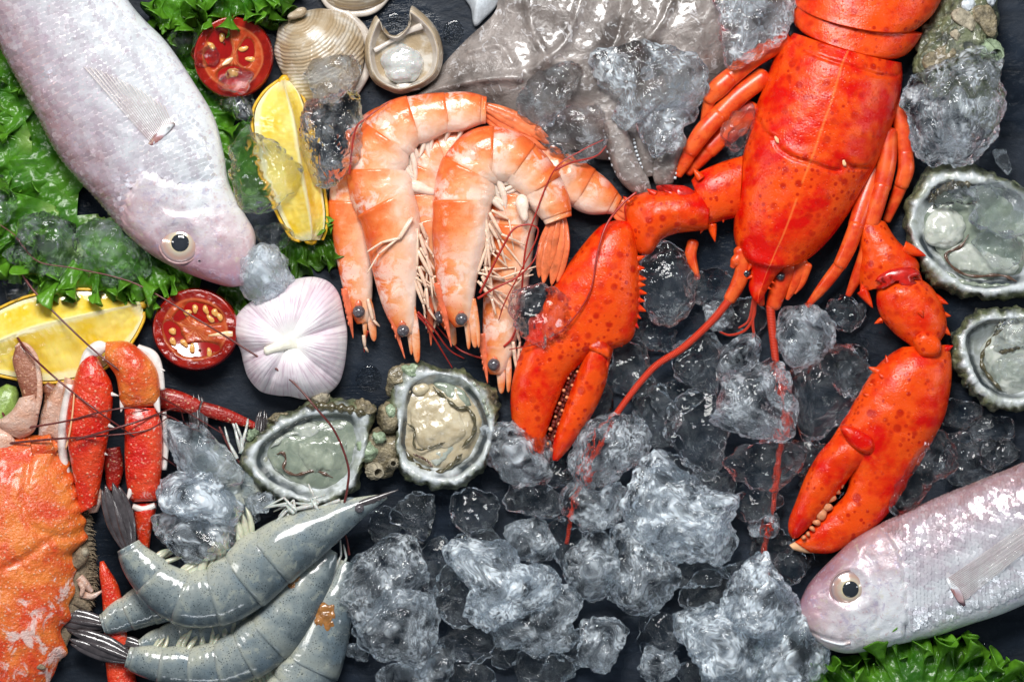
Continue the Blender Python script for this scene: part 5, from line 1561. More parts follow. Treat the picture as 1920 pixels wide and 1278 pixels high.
# ------------------------------------------------------------------ oysters
def oyster(name, label, out, inn, meat, mmat, z, h, seed, rough=5.0, folds=(), lumps=(), shadowy=0):
    inn, out = np.asarray(inn, float), np.asarray(out, float)
    c = inn.mean(0)
    O = thing(name, c[0], c[1], 0, label, 'oyster', 'oysters')
    n = 220
    I, U = crom(inn, n, True), crom(out, n, True)
    # match the two rims by angle
    def by_angle(P):
        a = np.arctan2(P[:, 1] - c[1], P[:, 0] - c[0])
        r = np.hypot(P[:, 0] - c[0], P[:, 1] - c[1])
        o = np.argsort(a)
        th = np.linspace(-math.pi, math.pi, n, endpoint=False)
        a, r = a[o], r[o]
        rr = np.interp(th, np.concatenate([a - 2 * math.pi, a, a + 2 * math.pi]), np.tile(r, 3))
        return th, rr
    th, ri = by_angle(I)
    _, ro = by_angle(U)
    e = np.column_stack([np.cos(th), np.sin(th)])
    cz = np.column_stack([e * 60, np.zeros(n)])
    ri = ri * (1 + .035 * fbm(cz, 30, seed + 31, 3))
    ro = ro + 6.5 * fbm(cz, 17, seed + 33, 3)
    lz = 7 * fbm(cz, 26, seed + 35, 3)
    rows, att = [], []
    prof = [(0, .16, .02), (.25, .16, .05), (.45, .20, .12), (.62, .30, .2), (.76, .46, .28), (.87, .66, .36), (.94, .82, .42), (1.0, .97, .475)]
    outp = [(.18, 1.0, .50), (.42, .96, .53), (.62, .88, .58), (.78, .76, .64), (.90, .62, .70), (.97, .46, .76), (1.0, .34, .80), (.92, .16, .88), (.5, .05, .95), (-.3, .02, 1.0)]
    for (f, hz, w) in prof:
        r_ = ri * max(f, .002)
        rows.append(np.column_stack([c + e * r_[:, None], z + h * np.full(n, hz) + lz * f ** 3]))
        att.append(np.column_stack([np.full(n, f), np.arange(n) / n, np.full(n, w)]))
    for k, (f, hz, w) in enumerate(outp):
        r_ = ri + (ro - ri) * f if f >= 0 else ri * .4
        P = np.column_stack([c + e * r_[:, None], z + h * np.full(n, hz) + lz * (hz > .3)])
        am = 1.5 * rough * min(1, k * .35 + .25) * (1 if k < 8 else 0)
        nn = fbm(P + (0, 0, k * 9), 24, seed, 3)
        P[:, :2] += e * (am * nn * .8 + 2.0 * np.sin(th * 31 + k * 1.3 + 3 * np.sin(th * 5)) * (.6 if k < 7 else 0))[:, None]
        P[:, 2] += am * .8 * fbm(P, 16, seed + 4, 2)
        rows.append(P)
        att.append(np.column_stack([np.full(n, 1 + f), np.arange(n) / n, np.full(n, w)]))
    V, A = np.vstack(rows), np.vstack(att)
    V[:, 2] += np.where(A[:, 2] < .5, 1.6 * fbm(V, 30, seed + 9), 0)
    V[:, 2] = np.maximum(V[:, 2], .5)
    nr = len(prof) + len(outp)
    Q = grid_faces(nr, n, True)
    m = len(V)
    V = np.vstack([V, V[:n].mean(0), V[-n:].mean(0)])
    A = np.vstack([A, A[0], A[-1]])
    j = np.arange(n)
    T = np.vstack([np.stack([np.full(n, m), (j + 1) % n, j], 1), np.stack([np.full(n, m + 1), m - n + j, m - n + (j + 1) % n], 1)])
    part('shell', (V, Q, T, A), M['oys'], O)
    for k, (pts, z0, hh, mt) in enumerate(meat):
        pts = (np.asarray(pts, float) - np.mean(pts, 0)) * 1.07 + np.mean(pts, 0)
        mpart = part('meat', blob(pts, z + z0, hh * 1.25, 5, seed + k, .72, .95, 0, ((40, 5), (18, 3.4), (8, 1.2)), False), M[mt], O)
    for (pts, w, z0, mt) in folds:
        P = crom(np.asarray(pts, float), 30)
        k = np.linspace(0, 1, 30)
        wz = w * (1 + .3 * np.sin(k * 40 + seed)) * np.minimum(1, np.minimum(k, 1 - k) * 8 + .25)
        part('mantle_fold', tube(np.column_stack([P, z + z0 + 9 + 2 * np.sin(k * 23), wz * 1.1]), 90, 10), M[mt], O)
    for k, (pts, z0, hh, mt) in enumerate(lumps):
        part('crust_lump', blob(pts, z0, hh, 4, seed + 20 + k, .5, .8, 5, ((26, 5), (11, 3), (6, 1.5))), M[mt], O)
    return O


def barnacle(parent, x, y, z, r, mat, ang=0.0, tilt=(0, 0)):
    b = None
    for k in range(6):
        a0, a1 = ang + k * math.pi / 3, ang + (k + 1) * math.pi / 3 - .06
        mb = MB()
        rows = []
        for (f, hz) in ((1.0, 0), (.85, .5), (.55, 1.0), (.45, .98), (.50, .5), (.5, 0)):
            aa = np.linspace(a0, a1, 7)
            rr = r * f * (1 + .06 * np.cos((aa - a0) * 14))
            rows.append(np.column_stack([x + rr * np.cos(aa) + tilt[0] * hz * r, y + rr * np.sin(aa) + tilt[1] * hz * r, np.full(7, z + hz * r * .85)]))
        V = np.vstack(rows)
        Q = grid_faces(6, 7, False)
        extra = [[0 * 7 + i_, 5 * 7 + i_, 5 * 7 + i_ + 1, 0 * 7 + i_ + 1] for i_ in range(6)]
        caps = [[0, 7, 28, 35], [7, 14, 21, 28], [6, 13, 34, 41], [13, 20, 27, 34]]
        part('barnacle_plate', (V, np.vstack([Q, extra, caps]), np.zeros((0, 3), int), V * 0), mat, parent, smooth=False)


o1 = oyster('oyster', 'open oyster with green grey meat and white inner rim, left of its pair', [
    (453, 860), (460, 834), (480, 806), (519, 780), (552, 763), (585, 744), (618, 742), (662, 748), (706, 762), (702, 800), (690, 850), (672, 905), (640, 932), (600, 948), (563, 950), (519, 939), (486, 917), (462, 888)], [
    (476, 862), (486, 836), (512, 812), (545, 792), (590, 775), (640, 772), (676, 782), (684, 815), (676, 860), (660, 900), (625, 926), (585, 934), (545, 922), (508, 902), (484, 882)],
    [([(498, 828), (535, 803), (600, 782), (668, 784), (680, 820), (672, 868), (650, 904), (600, 914), (545, 896), (512, 868)], 10, 26, 'omeat_g'),
     ([(560, 830), (600, 818), (640, 822), (652, 850), (640, 878), (600, 885), (566, 866)], 22, 22, 'omeat_g'),
     ([(556, 800), (585, 795), (600, 805), (580, 820), (556, 818)], 22, 20, 'omeat_w')], 'omeat_g', 0, 62, 4, 5,
    folds=[([(518, 852), (530, 848), (536, 862), (532, 878), (555, 890), (590, 882), (625, 895)], 2.6, 32, 'obrown'), ([(508, 838), (540, 815), (580, 808), (620, 800), (655, 802)], 4, 30, 'omeat_w'),
           ([(575, 760), (620, 762), (660, 768), (690, 778)], 7, 52, 'omantle')],
    lumps=[([(580, 748), (600, 738), (625, 742), (615, 754), (590, 756)], 40, 24, 'barn'), ([(660, 752), (690, 752), (706, 768), (690, 782), (665, 772)], 34, 34, 'crust'), ([(462, 812), (478, 802), (484, 816), (474, 828), (464, 824)], 34, 26, 'barn_g'),
           ([(500, 785), (530, 772), (545, 778), (515, 796)], 36, 24, 'crust')])
o2 = oyster('oyster', 'open oyster with cream coloured meat between garlic and red claw', [
    (760, 690), (785, 680), (820, 686), (855, 693), (888, 706), (917, 721), (936, 745), (934, 785), (930, 835), (912, 875), (880, 906), (835, 922), (803, 913), (768, 901), (750, 880), (742, 846), (742, 800), (728, 760), (732, 720)], [
    (762, 735), (780, 712), (811, 700), (850, 704), (880, 719), (906, 757), (919, 795), (914, 832), (892, 868), (850, 897), (800, 890), (765, 872), (752, 838), (753, 785)],
    [([(764, 740), (785, 722), (830, 716), (870, 730), (892, 770), (896, 810), (880, 840), (850, 870), (815, 878), (780, 866), (760, 835), (758, 780)], 8, 36, 'omeat_c'),
     ([(778, 760), (820, 735), (850, 760), (870, 800), (855, 830), (800, 838), (775, 810)], 26, 28, 'omeat_c'),
     ([(772, 722), (792, 718), (806, 726), (796, 740), (778, 742)], 26, 26, 'omeat_c'), ([(806, 850), (830, 838), (848, 826), (854, 838), (836, 862), (815, 872)], 32, 16, 'omeat_w'),
     ([(815, 720), (845, 720), (870, 735), (882, 758), (868, 762), (840, 745)], 28, 18, 'omeat_g')], 'omeat_c', 4, 66, 9, 6,
    folds=[([(812, 724), (830, 742), (858, 764), (878, 766), (890, 790), (886, 815), (866, 838)], 3.4, 44, 'omantle'), ([(760, 842), (775, 866), (800, 882), (825, 884), (850, 868), (868, 848)], 4, 36, 'omantle'),
           ([(760, 790), (778, 805), (776, 830), (790, 842), (835, 828)], 1.8, 50, 'omantle'), ([(775, 850), (800, 862), (812, 876)], 2, 46, 'obrown'), ([(885, 712), (905, 745), (916, 780)], 3, 54, 'omeat_g')],
    lumps=[([(728, 700), (760, 680), (790, 684), (785, 700), (755, 716), (735, 745), (724, 735)], 30, 44, 'crust'), ([(750, 690), (775, 680), (790, 694), (765, 708)], 54, 20, 'barn_g'),
           ([(706, 778), (722, 752), (748, 758), (756, 790), (742, 812), (715, 806)], 20, 46, 'crust'), ([(726, 762), (744, 758), (744, 784), (728, 786)], 50, 18, 'barn_g'), ([(690, 815), (715, 800), (748, 812), (752, 850), (735, 890), (700, 895), (680, 870)], 6, 50, 'crust'),
           ([(698, 812), (718, 808), (722, 826), (706, 832)], 44, 18, 'barn_g'), ([(672, 832), (696, 824), (714, 842), (704, 862), (682, 866)], 34, 26, 'barn_g'), ([(745, 735), (768, 715), (772, 730), (755, 750)], 46, 18, 'barn')])
barnacle(o2, 702, 882, 44, 17, M['barn'], .4, (.5, .2))
barnacle(o2, 738, 868, 44, 11, M['barn'], .9)
o3 = oyster('oyster', 'large open oyster with pale meat at the right edge topped with ice', [
    (1693, 430), (1694, 395), (1708, 360), (1730, 322), (1789, 308), (1836, 313), (1895, 338), (1950, 380), (1975, 450), (1965, 530), (1920, 560), (1848, 564), (1800, 556), (1752, 536), (1722, 496), (1700, 462)], [
    (1712, 430), (1715, 400), (1732, 368), (1765, 345), (1810, 340), (1870, 350), (1925, 385), (1948, 450), (1940, 515), (1900, 538), (1848, 542), (1800, 532), (1760, 505), (1730, 470)],
    [([(1734, 405), (1765, 372), (1830, 362), (1900, 385), (1930, 450), (1920, 510), (1870, 525), (1810, 515), (1770, 480)], 8, 28, 'omeat_g'),
     ([(1734, 430), (1752, 398), (1782, 392), (1806, 415), (1806, 440), (1785, 458), (1752, 458)], 24, 26, 'omeat_w'), ([(1772, 478), (1800, 455), (1850, 470), (1905, 490), (1890, 515), (1830, 512), (1795, 500)], 22, 20, 'omeat_w')], 'omeat_w', 0, 60, 15, 4,
    folds=[([(1815, 440), (1800, 462), (1772, 478), (1790, 505), (1825, 518), (1875, 516), (1910, 530)], 2.6, 40, 'obrown'), ([(1770, 508), (1800, 528), (1850, 536), (1900, 535)], 4, 40, 'omeat_g'), ([(1740, 380), (1775, 352), (1820, 346)], 6, 46, 'omantle')])
o4 = oyster('oyster', 'smaller oyster with dark frilled lip and pale meat at the right edge', [
    (1784, 640), (1792, 612), (1806, 600), (1822, 586), (1848, 582), (1868, 578), (1920, 576), (1980, 590), (2000, 660), (1985, 740), (1920, 768), (1871, 772), (1838, 756), (1812, 722), (1788, 680)], [
    (1806, 645), (1815, 618), (1838, 604), (1875, 598), (1930, 598), (1970, 620), (1975, 680), (1955, 730), (1915, 748), (1872, 748), (1842, 728), (1820, 692)],
    [([(1842, 660), (1862, 630), (1890, 608), (1930, 612), (1955, 660), (1940, 715), (1900, 738), (1872, 728), (1856, 700)], 8, 38, 'omeat_w')], 'omeat_w', 0, 60, 21, 7,
    folds=[([(1886, 612), (1862, 632), (1845, 658), (1840, 682), (1856, 708), (1878, 732)], 3.5, 34, 'omantle'), ([(1872, 660), (1890, 656), (1910, 650)], 4, 44, 'omantle')])
o5 = thing('oyster', 1800, 80, 0, 'closed rough grey brown oyster shell behind lobster tail in the top right', 'oyster', 'oysters')
s5 = part('shell', blob([(1712, 128), (1724, 70), (1745, 20), (1770, -30), (1830, -60), (1862, -30), (1868, 20), (1868, 80), (1878, 140), (1876, 200), (1858, 240), (1800, 215), (1745, 165)], 0, 74, 6, 5, .5, .8, 4, ((60, 10), (26, 6), (12, 3), (6, 1.2))), M['oys'], o5)
s5.data.attributes['uvw'].data.foreach_set('vector', np.full(len(s5.data.vertices) * 3, .62))
for k, (pts, z0, hh, mt) in enumerate([([(1780, 30), (1800, 18), (1828, 40), (1825, 60), (1800, 52)], 62, 20, 'barn'), ([(1815, 20), (1850, 10), (1865, 40), (1860, 75), (1840, 60)], 56, 24, 'crust'), ([(1798, 8), (1820, 5), (1824, 22), (1806, 26)], 60, 24, 'squidpale'),
                                       ([(1770, 55), (1790, 60), (1805, 85), (1790, 80)], 64, 14, 'barn'), ([(1730, 110), (1765, 90), (1790, 100), (1770, 130), (1735, 135)], 58, 22, 'crust'), ([(1845, -10), (1862, -5), (1860, 12), (1848, 10)], 60, 20, 'squidpale')]):
    part('crust_lump', blob(pts, z0, hh, 4, 40 + k, .5, .8, 3, ((20, 4), (9, 2))), M[mt], o5)
barnacle(o5, 1852, 98, 66, 24, M['barn_g'], .2, (.5, .35))


# ------------------------------------------------------------------ clams
def concentric(V, A, apex, R):
    A[:, 0] = np.hypot(V[:, 0] - apex[0], V[:, 1] - apex[1]) / R
    return A


cl = thing('clam', 595, 105, 0, 'closed brown and cream clam beside the upper lemon wedge', 'clam', 'clams')
out = [(517, 72), (524, 45), (548, 28), (573, 19), (607, 15), (647, 26), (673, 52), (683, 85), (680, 125), (664, 165), (630, 196), (590, 205), (560, 188), (538, 156), (514, 104)]
pr = prof(np.array([(0, 92), (.3, 88), (.55, 76), (.75, 58), (.9, 40), (1.0, 24), (.92, 12), (.5, 2), (.1, 0)]), 40)
D = list(polar(out, (590, 80), pr, 160, lambda V, A: V + np.column_stack([V[:, 0] * 0, V[:, 0] * 0, .5 * np.sin(np.hypot(V[:, 0] - 556, V[:, 1] - 26) * .9) * (A[:, 0] < 1) * (A[:, 2] < .5)])))
D[3] = concentric(D[0], D[3], (556, 24), 200)
v1 = part('upper_valve', D, M['clam'], cl)
part('hinge_beak', blob((560, 28, 17, 10, -20), 56, 26, 4, 2, lumps=((10, 1),)), M['clam'], cl)
part('lower_valve_rim', tube([(648, 22, 18, 7), (680, 55, 16, 9), (692, 92, 14, 9), (686, 135, 14, 8), (664, 175, 12, 7)], 40, 10), M['clam_in'], cl)

oc = thing('clam', 755, 100, 0, 'open clam with glistening pale meat between its two valves', 'clam', 'clams')
co = [(706, 30), (693, 52), (684, 85), (686, 122), (700, 153), (727, 170), (752, 176), (780, 169), (803, 158), (823, 138), (831, 103), (824, 66), (806, 38), (782, 17), (771, 13), (772, 38), (745, 66), (716, 56)]


def horn(V, A):
    r_ = np.hypot(V[:, 0] - 757, V[:, 1] - 110)
    V[:, 2] += np.clip((110 - V[:, 1]) / 90, -.25, 1) * 14 * np.clip(V[:, 2] / 50, 0, 1)
    return V


D = list(polar(co, (757, 112), prof(np.array([(.80, 40), (.845, 62), (.865, 66), (.90, 62), (.97, 48), (1.0, 34), (.94, 16), (.7, 3), (.2, 0)]), 40), 180, horn))
D[3][:, 0] = D[3][:, 0] * .9
part('valves', D, M['clam'], oc)
part('inner_shell', polar(co, (757, 112), prof(np.array([(0, 16), (.4, 18), (.62, 26), (.76, 44), (.83, 60), (.855, 65.5), (.86, 64), (.8, 36), (.2, 8)]), 40), 160, horn), M['clam_in'], oc)
part('meat', blob([(716, 108), (745, 82), (760, 84), (788, 105), (790, 135), (770, 156), (740, 154), (722, 135)], 16, 42, 5, 6, .5, .8, 0, ((26, 4), (12, 2)), False), M['clam_meat'], oc)
part('meat', blob((752, 140, 18, 16), 34, 30, 4, 8, lumps=((14, 2),)), M['clam_meat'], oc)
part('muscle_band', sloft([(702, 96, 5, 50, 4, 5), (730, 80, 4, 50, 3, 4), (762, 62, 5, 54, 4, 4), (792, 50, 7, 60, 5, 5)], 30, 16), M['clam_in'], oc)
part('hinge', blob((762, 164, 22, 10, 8), 26, 22, 4, 9, lumps=((10, 1.5),)), M['clam_in'], oc)

c3 = thing('clam', 665, -40, 0, 'clam cut off by the top edge above the other two', 'clam', 'clams')
D = list(polar([(600, -30), (610, 0), (632, 13), (662, 18), (694, 13), (722, 0), (734, -30), (720, -75), (665, -95), (612, -75)], (666, -40), pr * (1, .8), 120))
D[3] = concentric(D[0], D[3], (665, -95), 180)
part('upper_valve', D, M['clam'], c3)
part('lower_valve_rim', tube([(596, -20, 16, 6), (622, 14, 14, 7), (662, 24, 13, 7), (702, 16, 14, 7), (736, -20, 16, 6)], 40, 10), M['clam_in'], c3)


# ------------------------------------------------------------------ squid
sq = thing('squid', 1120, 110, 0, 'large wet grey brown squid at the top behind the cooked shrimps', 'squid')
out = [(938, -60), (930, 15), (880, 66), (850, 96), (826, 124), (802, 160), (775, 185), (830, 196), (900, 206), (960, 232), (1010, 250), (1070, 280), (1130, 300), (1165, 296), (1215, 285), (1262, 262), (1305, 205), (1338, 150), (1372, 122), (1430, 85), (1480, 20), (1490, -60), (1200, -120)]
pr = prof([(0, 62), (.3, 60), (.55, 52), (.75, 40), (.88, 27), (.96, 17), (1.0, 9), (.9, 3), (.3, 1)], 110, 300)


def sqw(V, A):
    top = (A[:, 2] < .72)
    f = 7 * fbm(V * (1, 1, 0), 85, 2, 2) + 2.2 * np.abs(fbm(V * (1, .7, 0), 36, 5, 2)) + .8 * fbm(V, 13, 8, 2)
    V[:, 2] += np.where(top, f, 0)
    for ln, am, w in (([(775, 182), (815, 166), (897, 150), (975, 148)], 12, 9), ([(985, 0), (1000, 60), (1030, 120)], 8, 7), ([(1165, -20), (1160, 60), (1130, 120)], -14, 16), ([(1090, 0), (1060, 80), (1000, 130)], 7, 8), ([(1260, 0), (1230, 60), (1180, 100)], 8, 9), ([(880, 95), (935, 85), (960, 120)], 7, 7)):
        d, _, _ = polydist(V[:, :2], crom(ln, 30))
        V[:, 2] += np.where(top, am * np.exp(-(d / w) ** 2), 0)
    V[:, 2] = np.maximum(V[:, 2], .5)
    return V


part('mantle', polar(out, (1150, 90), pr, 360, sqw), M['squid'], sq)
for P in ([(1150, 225, 24, 34, 22, 20), (1160, 270, 25, 32, 24, 20), (1178, 318, 25, 28, 22, 18), (1200, 346, 21, 24, 18, 14), (1216, 362, 10, 22, 8, 8)],
          [(1272, 255, 26, 34, 22, 20), (1254, 292, 23, 32, 22, 20), (1246, 322, 23, 30, 20, 18), (1246, 344, 17, 28, 14, 12), (1247, 352, 8, 26, 6, 6)],
          [(1205, 240, 20, 22, 18, 16), (1212, 285, 18, 20, 16, 14), (1222, 330, 12, 16, 10, 10)]):
    tn = part('tentacle', sloft(P, 50, 24, 2.1, 0, lambda V, A: V + np.column_stack([V[:, 0] * 0, V[:, 0] * 0, 1.6 * fbm(V, 14, 3)])), M['squid'], sq)
    for k in range(9):
        q = crom(np.array(P)[:, :4], 60)[8 + k * 5]
        tdir = 1 if P[0][0] > 1230 else -1
        part('sucker', tube([(q[0] + tdir * q[2] * .9, q[1], q[3] + 6, 3.4), (q[0] + tdir * (q[2] + 2), q[1] + 1, q[3] + 7, 2.6)], 4, 8, smooth=False), M['squidpale'], tn)
solo('squid_wing', polar([(850, -60), (868, -10), (882, 14), (886, 40), (892, 48), (906, 36), (935, 2), (950, -60)], (900, -20), prof(np.array([(0, 40), (.5, 34), (.8, 22), (1, 8), (.8, 2), (.2, 0)]), 24), 80), M['squidpale'],
     'pale blue speckled wing tip hanging from the top edge left of the squid', 'squid')


# ------------------------------------------------------------------ lemon wedges
def lemon(label, L, Rr, ridge, z_edge, z_ridge, flesh_pips=()):
    n = 90
    L, Rr, K = crom(L, n), crom(Rr, n), crom(ridge, n)
    c = (L.mean(0) + Rr.mean(0)) / 2
    O = thing('lemon_wedge', c[0], c[1], 0, label, 'lemon', 'lemon wedges')
    env = np.sin(np.linspace(.06, math.pi - .06, n)) ** .5
    zr = z_ridge * (.45 + .55 * env)
    ze = z_edge * (.75 + .25 * env)
    for w, E in enumerate((L, Rr)):
        m = 24
        f = np.linspace(0, 1, m)
        P = E[:, None] * (1 - f)[None, :, None] + K[:, None] * f[None, :, None]
        Z = ze[:, None] * (1 - f) + zr[:, None] * f - 7 * np.sin(f * math.pi)[None] * env[:, None]
        V = np.column_stack([P.reshape(-1, 2), Z.ravel()])
        A = np.column_stack([np.repeat(np.linspace(0, 1, n), m), np.tile(f, n), np.full(n * m, w)])
        V[:, 2] += np.sin(A[:, 1] * math.pi) * 1.6 * fbm(V, 12, 3 + w, 2)
        part('flesh', (V, grid_faces(n, m, False), np.zeros((0, 3), int), A), M['lflesh'], O, closed=False)
    # rind: a rounded hull under the two faces, with a rim slightly outside the flesh
    m = 26
    a = np.linspace(0, math.pi, m)
    cen, hv = (L + Rr) / 2, (Rr - L) / 2
    k = 1 + 4.5 / np.maximum(np.hypot(hv[:, 0], hv[:, 1]), 8)
    X = cen[:, None] - (hv * k[:, None])[:, None] * np.cos(a)[None, :, None] * (1 + .05 * np.sin(a))[None, :, None]
    Z = ze[:, None] + 1 - (ze[:, None]) * np.sin(a)[None] ** .8
    V = np.column_stack([X.reshape(-1, 2), np.maximum(Z.ravel(), .5)])
    q = part('rind', (V, grid_faces(n, m, False), np.zeros((0, 3), int), V * 0), M['rind'], O, closed=False)
    solidify(q, 5)
    for j in (0, -1):
        e = (L[j] + Rr[j]) / 2
        part('rind_nub', blob((e[0], e[1], 11, 9), 14, 28, 3, 3 + j, lumps=((8, 1),)), M['rind'], O)


lemon('upper lemon wedge standing between fish head ice and cooked shrimps',
      [(526, 150), (500, 172), (480, 205), (478, 245), (486, 290), (502, 345), (524, 400), (548, 442), (566, 452)],
      [(538, 148), (556, 166), (572, 205), (584, 250), (594, 300), (603, 350), (609, 395), (608, 428), (600, 450)],
      [(532, 152), (540, 180), (552, 220), (560, 265), (568, 315), (577, 365), (584, 410), (586, 438), (584, 450)], 44, 92)
lemon('lower lemon wedge at the left edge under lettuce and crab leg',
      [(-90, 650), (-40, 604), (0, 582), (50, 561), (117, 548), (183, 547), (235, 553), (262, 563)],
      [(-90, 680), (-40, 692), (0, 700), (40, 708), (85, 713), (133, 708), (190, 690), (240, 645), (266, 600), (268, 580)],
      [(-88, 668), (-40, 655), (0, 640), (60, 616), (130, 598), (195, 583), (240, 574), (264, 570)], 46, 78)


# ------------------------------------------------------------------ tomato halves
def tomato(label, cx, cy_, rx, ry, rot, tilt, seeds, locs, core, z=60):
    O = thing('tomato_half', cx, cy_, 0, label, 'tomato', 'tomato halves')
    a = np.linspace(0, 2 * math.pi, 24, endpoint=False)
    cr, sr = math.cos(math.radians(rot)), math.sin(math.radians(rot))
    out = np.column_stack([cx + rx * np.cos(a) * cr - ry * np.sin(a) * sr, cy_ + rx * np.cos(a) * sr + ry * np.sin(a) * cr])

    def tl(V):
        f = np.clip(V[:, 2] / z, 0, 1)
        V[:, 2] += ((V[:, 0] - cx) * tilt[0] + (V[:, 1] - cy_) * tilt[1]) * f
        V[:, 2] = np.maximum(V[:, 2], .5)
        return V
    pr = prof(np.array([(.90, z - 5), (.955, z - 2), (.975, z - .8), (.995, z - 4), (1.012, z - 10), (1.03, z - 18), (1.0, z - 34), (.86, z - 50), (.6, 3), (.2, 0)]), 44)
    sk = part('skin', polar(out, (cx, cy_), pr, 120, lambda V, A: tl(V)), M['tskin'], O)
    rho = np.concatenate([[0.002], np.linspace(.05, .97, 40)])

    def wob(V, A):
        w = np.zeros(len(V))
        for (lx, ly, la, lb, ld) in locs:
            c, s = math.cos(math.radians(ld)), math.sin(math.radians(ld))
            dx, dy = V[:, 0] - lx, V[:, 1] - ly
            e = ((dx * c + dy * s) / la) ** 2 + ((-dx * s + dy * c) / lb) ** 2
            w = np.maximum(w, np.clip(1.5 - e * 1.1, 0, 1))
        top = A[:, 2] < .96
        A[:, 2] = w
        V[:, 2] += np.where(top, -6.5 * w * (2 - w) + 1.2 * fbm(V, 18, 4, 2) * (1 + w), 0)
        return tl(V)
    prf = [(r_, z - .4) for r_ in rho] + [(.97, z - 6), (.3, z - 16)]
    part('cut_face', polar(out, (cx, cy_), prf, 140, wob), M['tcut'], O)
    for k, (sx, sy, dg) in enumerate(seeds):
        zz = z - 4.5 + (sx - cx) * tilt[0] + (sy - cy_) * tilt[1]
        part('seed', blob((sx, sy, 8.6, 5.6, dg), zz - 3, 9, 3, k, .8, .9, 0, ((8, .4),)), M['seed'], O)
    if core:
        part('core', sloft([(x, y, w, z - 1 + (x - cx) * tilt[0] + (y - cy_) * tilt[1], 2.5, 4) for (x, y, w) in core], 24, 14), M['tcore'], O)


tomato('tomato half near the top, partly covered by ice beside the clam', 438, 108, 72, 75, 15, (-.22, -.06),
       [(418, 72, 80), (457, 93, -20), (470, 112, 10), (398, 88, 60), (440, 140, 30)],
       [(415, 85, 28, 20, 60), (462, 100, 15, 26, 10), (440, 143, 30, 18, 0), (400, 110, 14, 20, 0)], [(418, 124, 2), (428, 117, 5), (438, 110, 2)])
tomato('tomato half between the lower lemon and the garlic, seeds showing', 367, 617, 79, 75, 10, (.03, .10),
       [(367, 579, 70), (387, 581, 60), (396, 598, 50), (413, 594, 75), (404, 586, 90), (325, 621, 15), (326, 640, 40), (362, 653, 80), (394, 661, 85), (347, 643, 60), (353, 586, 20)],
       [(383, 587, 38, 17, 20), (328, 628, 16, 30, -30), (375, 655, 40, 14, -5), (342, 590, 18, 10, -30)], [(392, 629, 1.5), (412, 627, 4), (428, 626, 6), (438, 626, 5)])


# ------------------------------------------------------------------ garlic
ga = thing('garlic_bulb', 548, 635, 0, 'whole white and purple striped garlic bulb beside the tomato half', 'garlic')
out = [(437, 625), (441, 597), (462, 571), (498, 550), (532, 533), (558, 522), (590, 519), (618, 529), (636, 552), (645, 588), (651, 622), (650, 655), (645, 690), (634, 720), (608, 742), (575, 749), (545, 743), (518, 741), (488, 733), (466, 708), (456, 680), (450, 655)]
pr = prof(np.array([(0, 100), (.06, 99), (.14, 101), (.3, 106), (.5, 104), (.7, 92), (.85, 74), (.95, 55), (1.0, 38), (.95, 20), (.75, 6), (.3, 1)]), 70)


def gw(V, A):
    th = np.arctan2(V[:, 1] - 640, V[:, 0] - 545)
    k = np.clip(A[:, 0] * 1.6, 0, 1)
    V[:, 2] += (26 * k ** 1.4 * (np.abs(np.sin(th * 3.0 + .45 * np.sin(th * 2 + 1) + .7)) ** .7 - .72)) * np.clip(1.15 - A[:, 2] * 1.2, 0, 1) + .5 * np.sin(th * 60) * k
    V[:, 2] += 1.5 * fbm(V, 40, 3) * (A[:, 2] < .6)
    V[:, 2] = np.maximum(V[:, 2], .5)
    return V


part('bulb', polar(out, (545, 640), pr, 320, gw), M['garlic'], ga)
part('stem', sloft([(574, 630, 30, 88, 5, 6), (556, 636, 21, 95, 8, 8), (540, 643, 13, 101, 10, 8), (526, 649, 10, 105, 10, 8), (512, 654, 8.5, 107, 9, 8), (502, 658, 8, 106, 8, 7), (499, 659, 4, 105, 4, 4)], 44, 26, 2.0, 0,
                   lambda V, A: V + np.column_stack([V[:, 0] * 0, V[:, 0] * 0, .8 * np.sin(A[:, 1] * 70) * np.clip(A[:, 2], 0, 1)])), M['gstem'], ga)

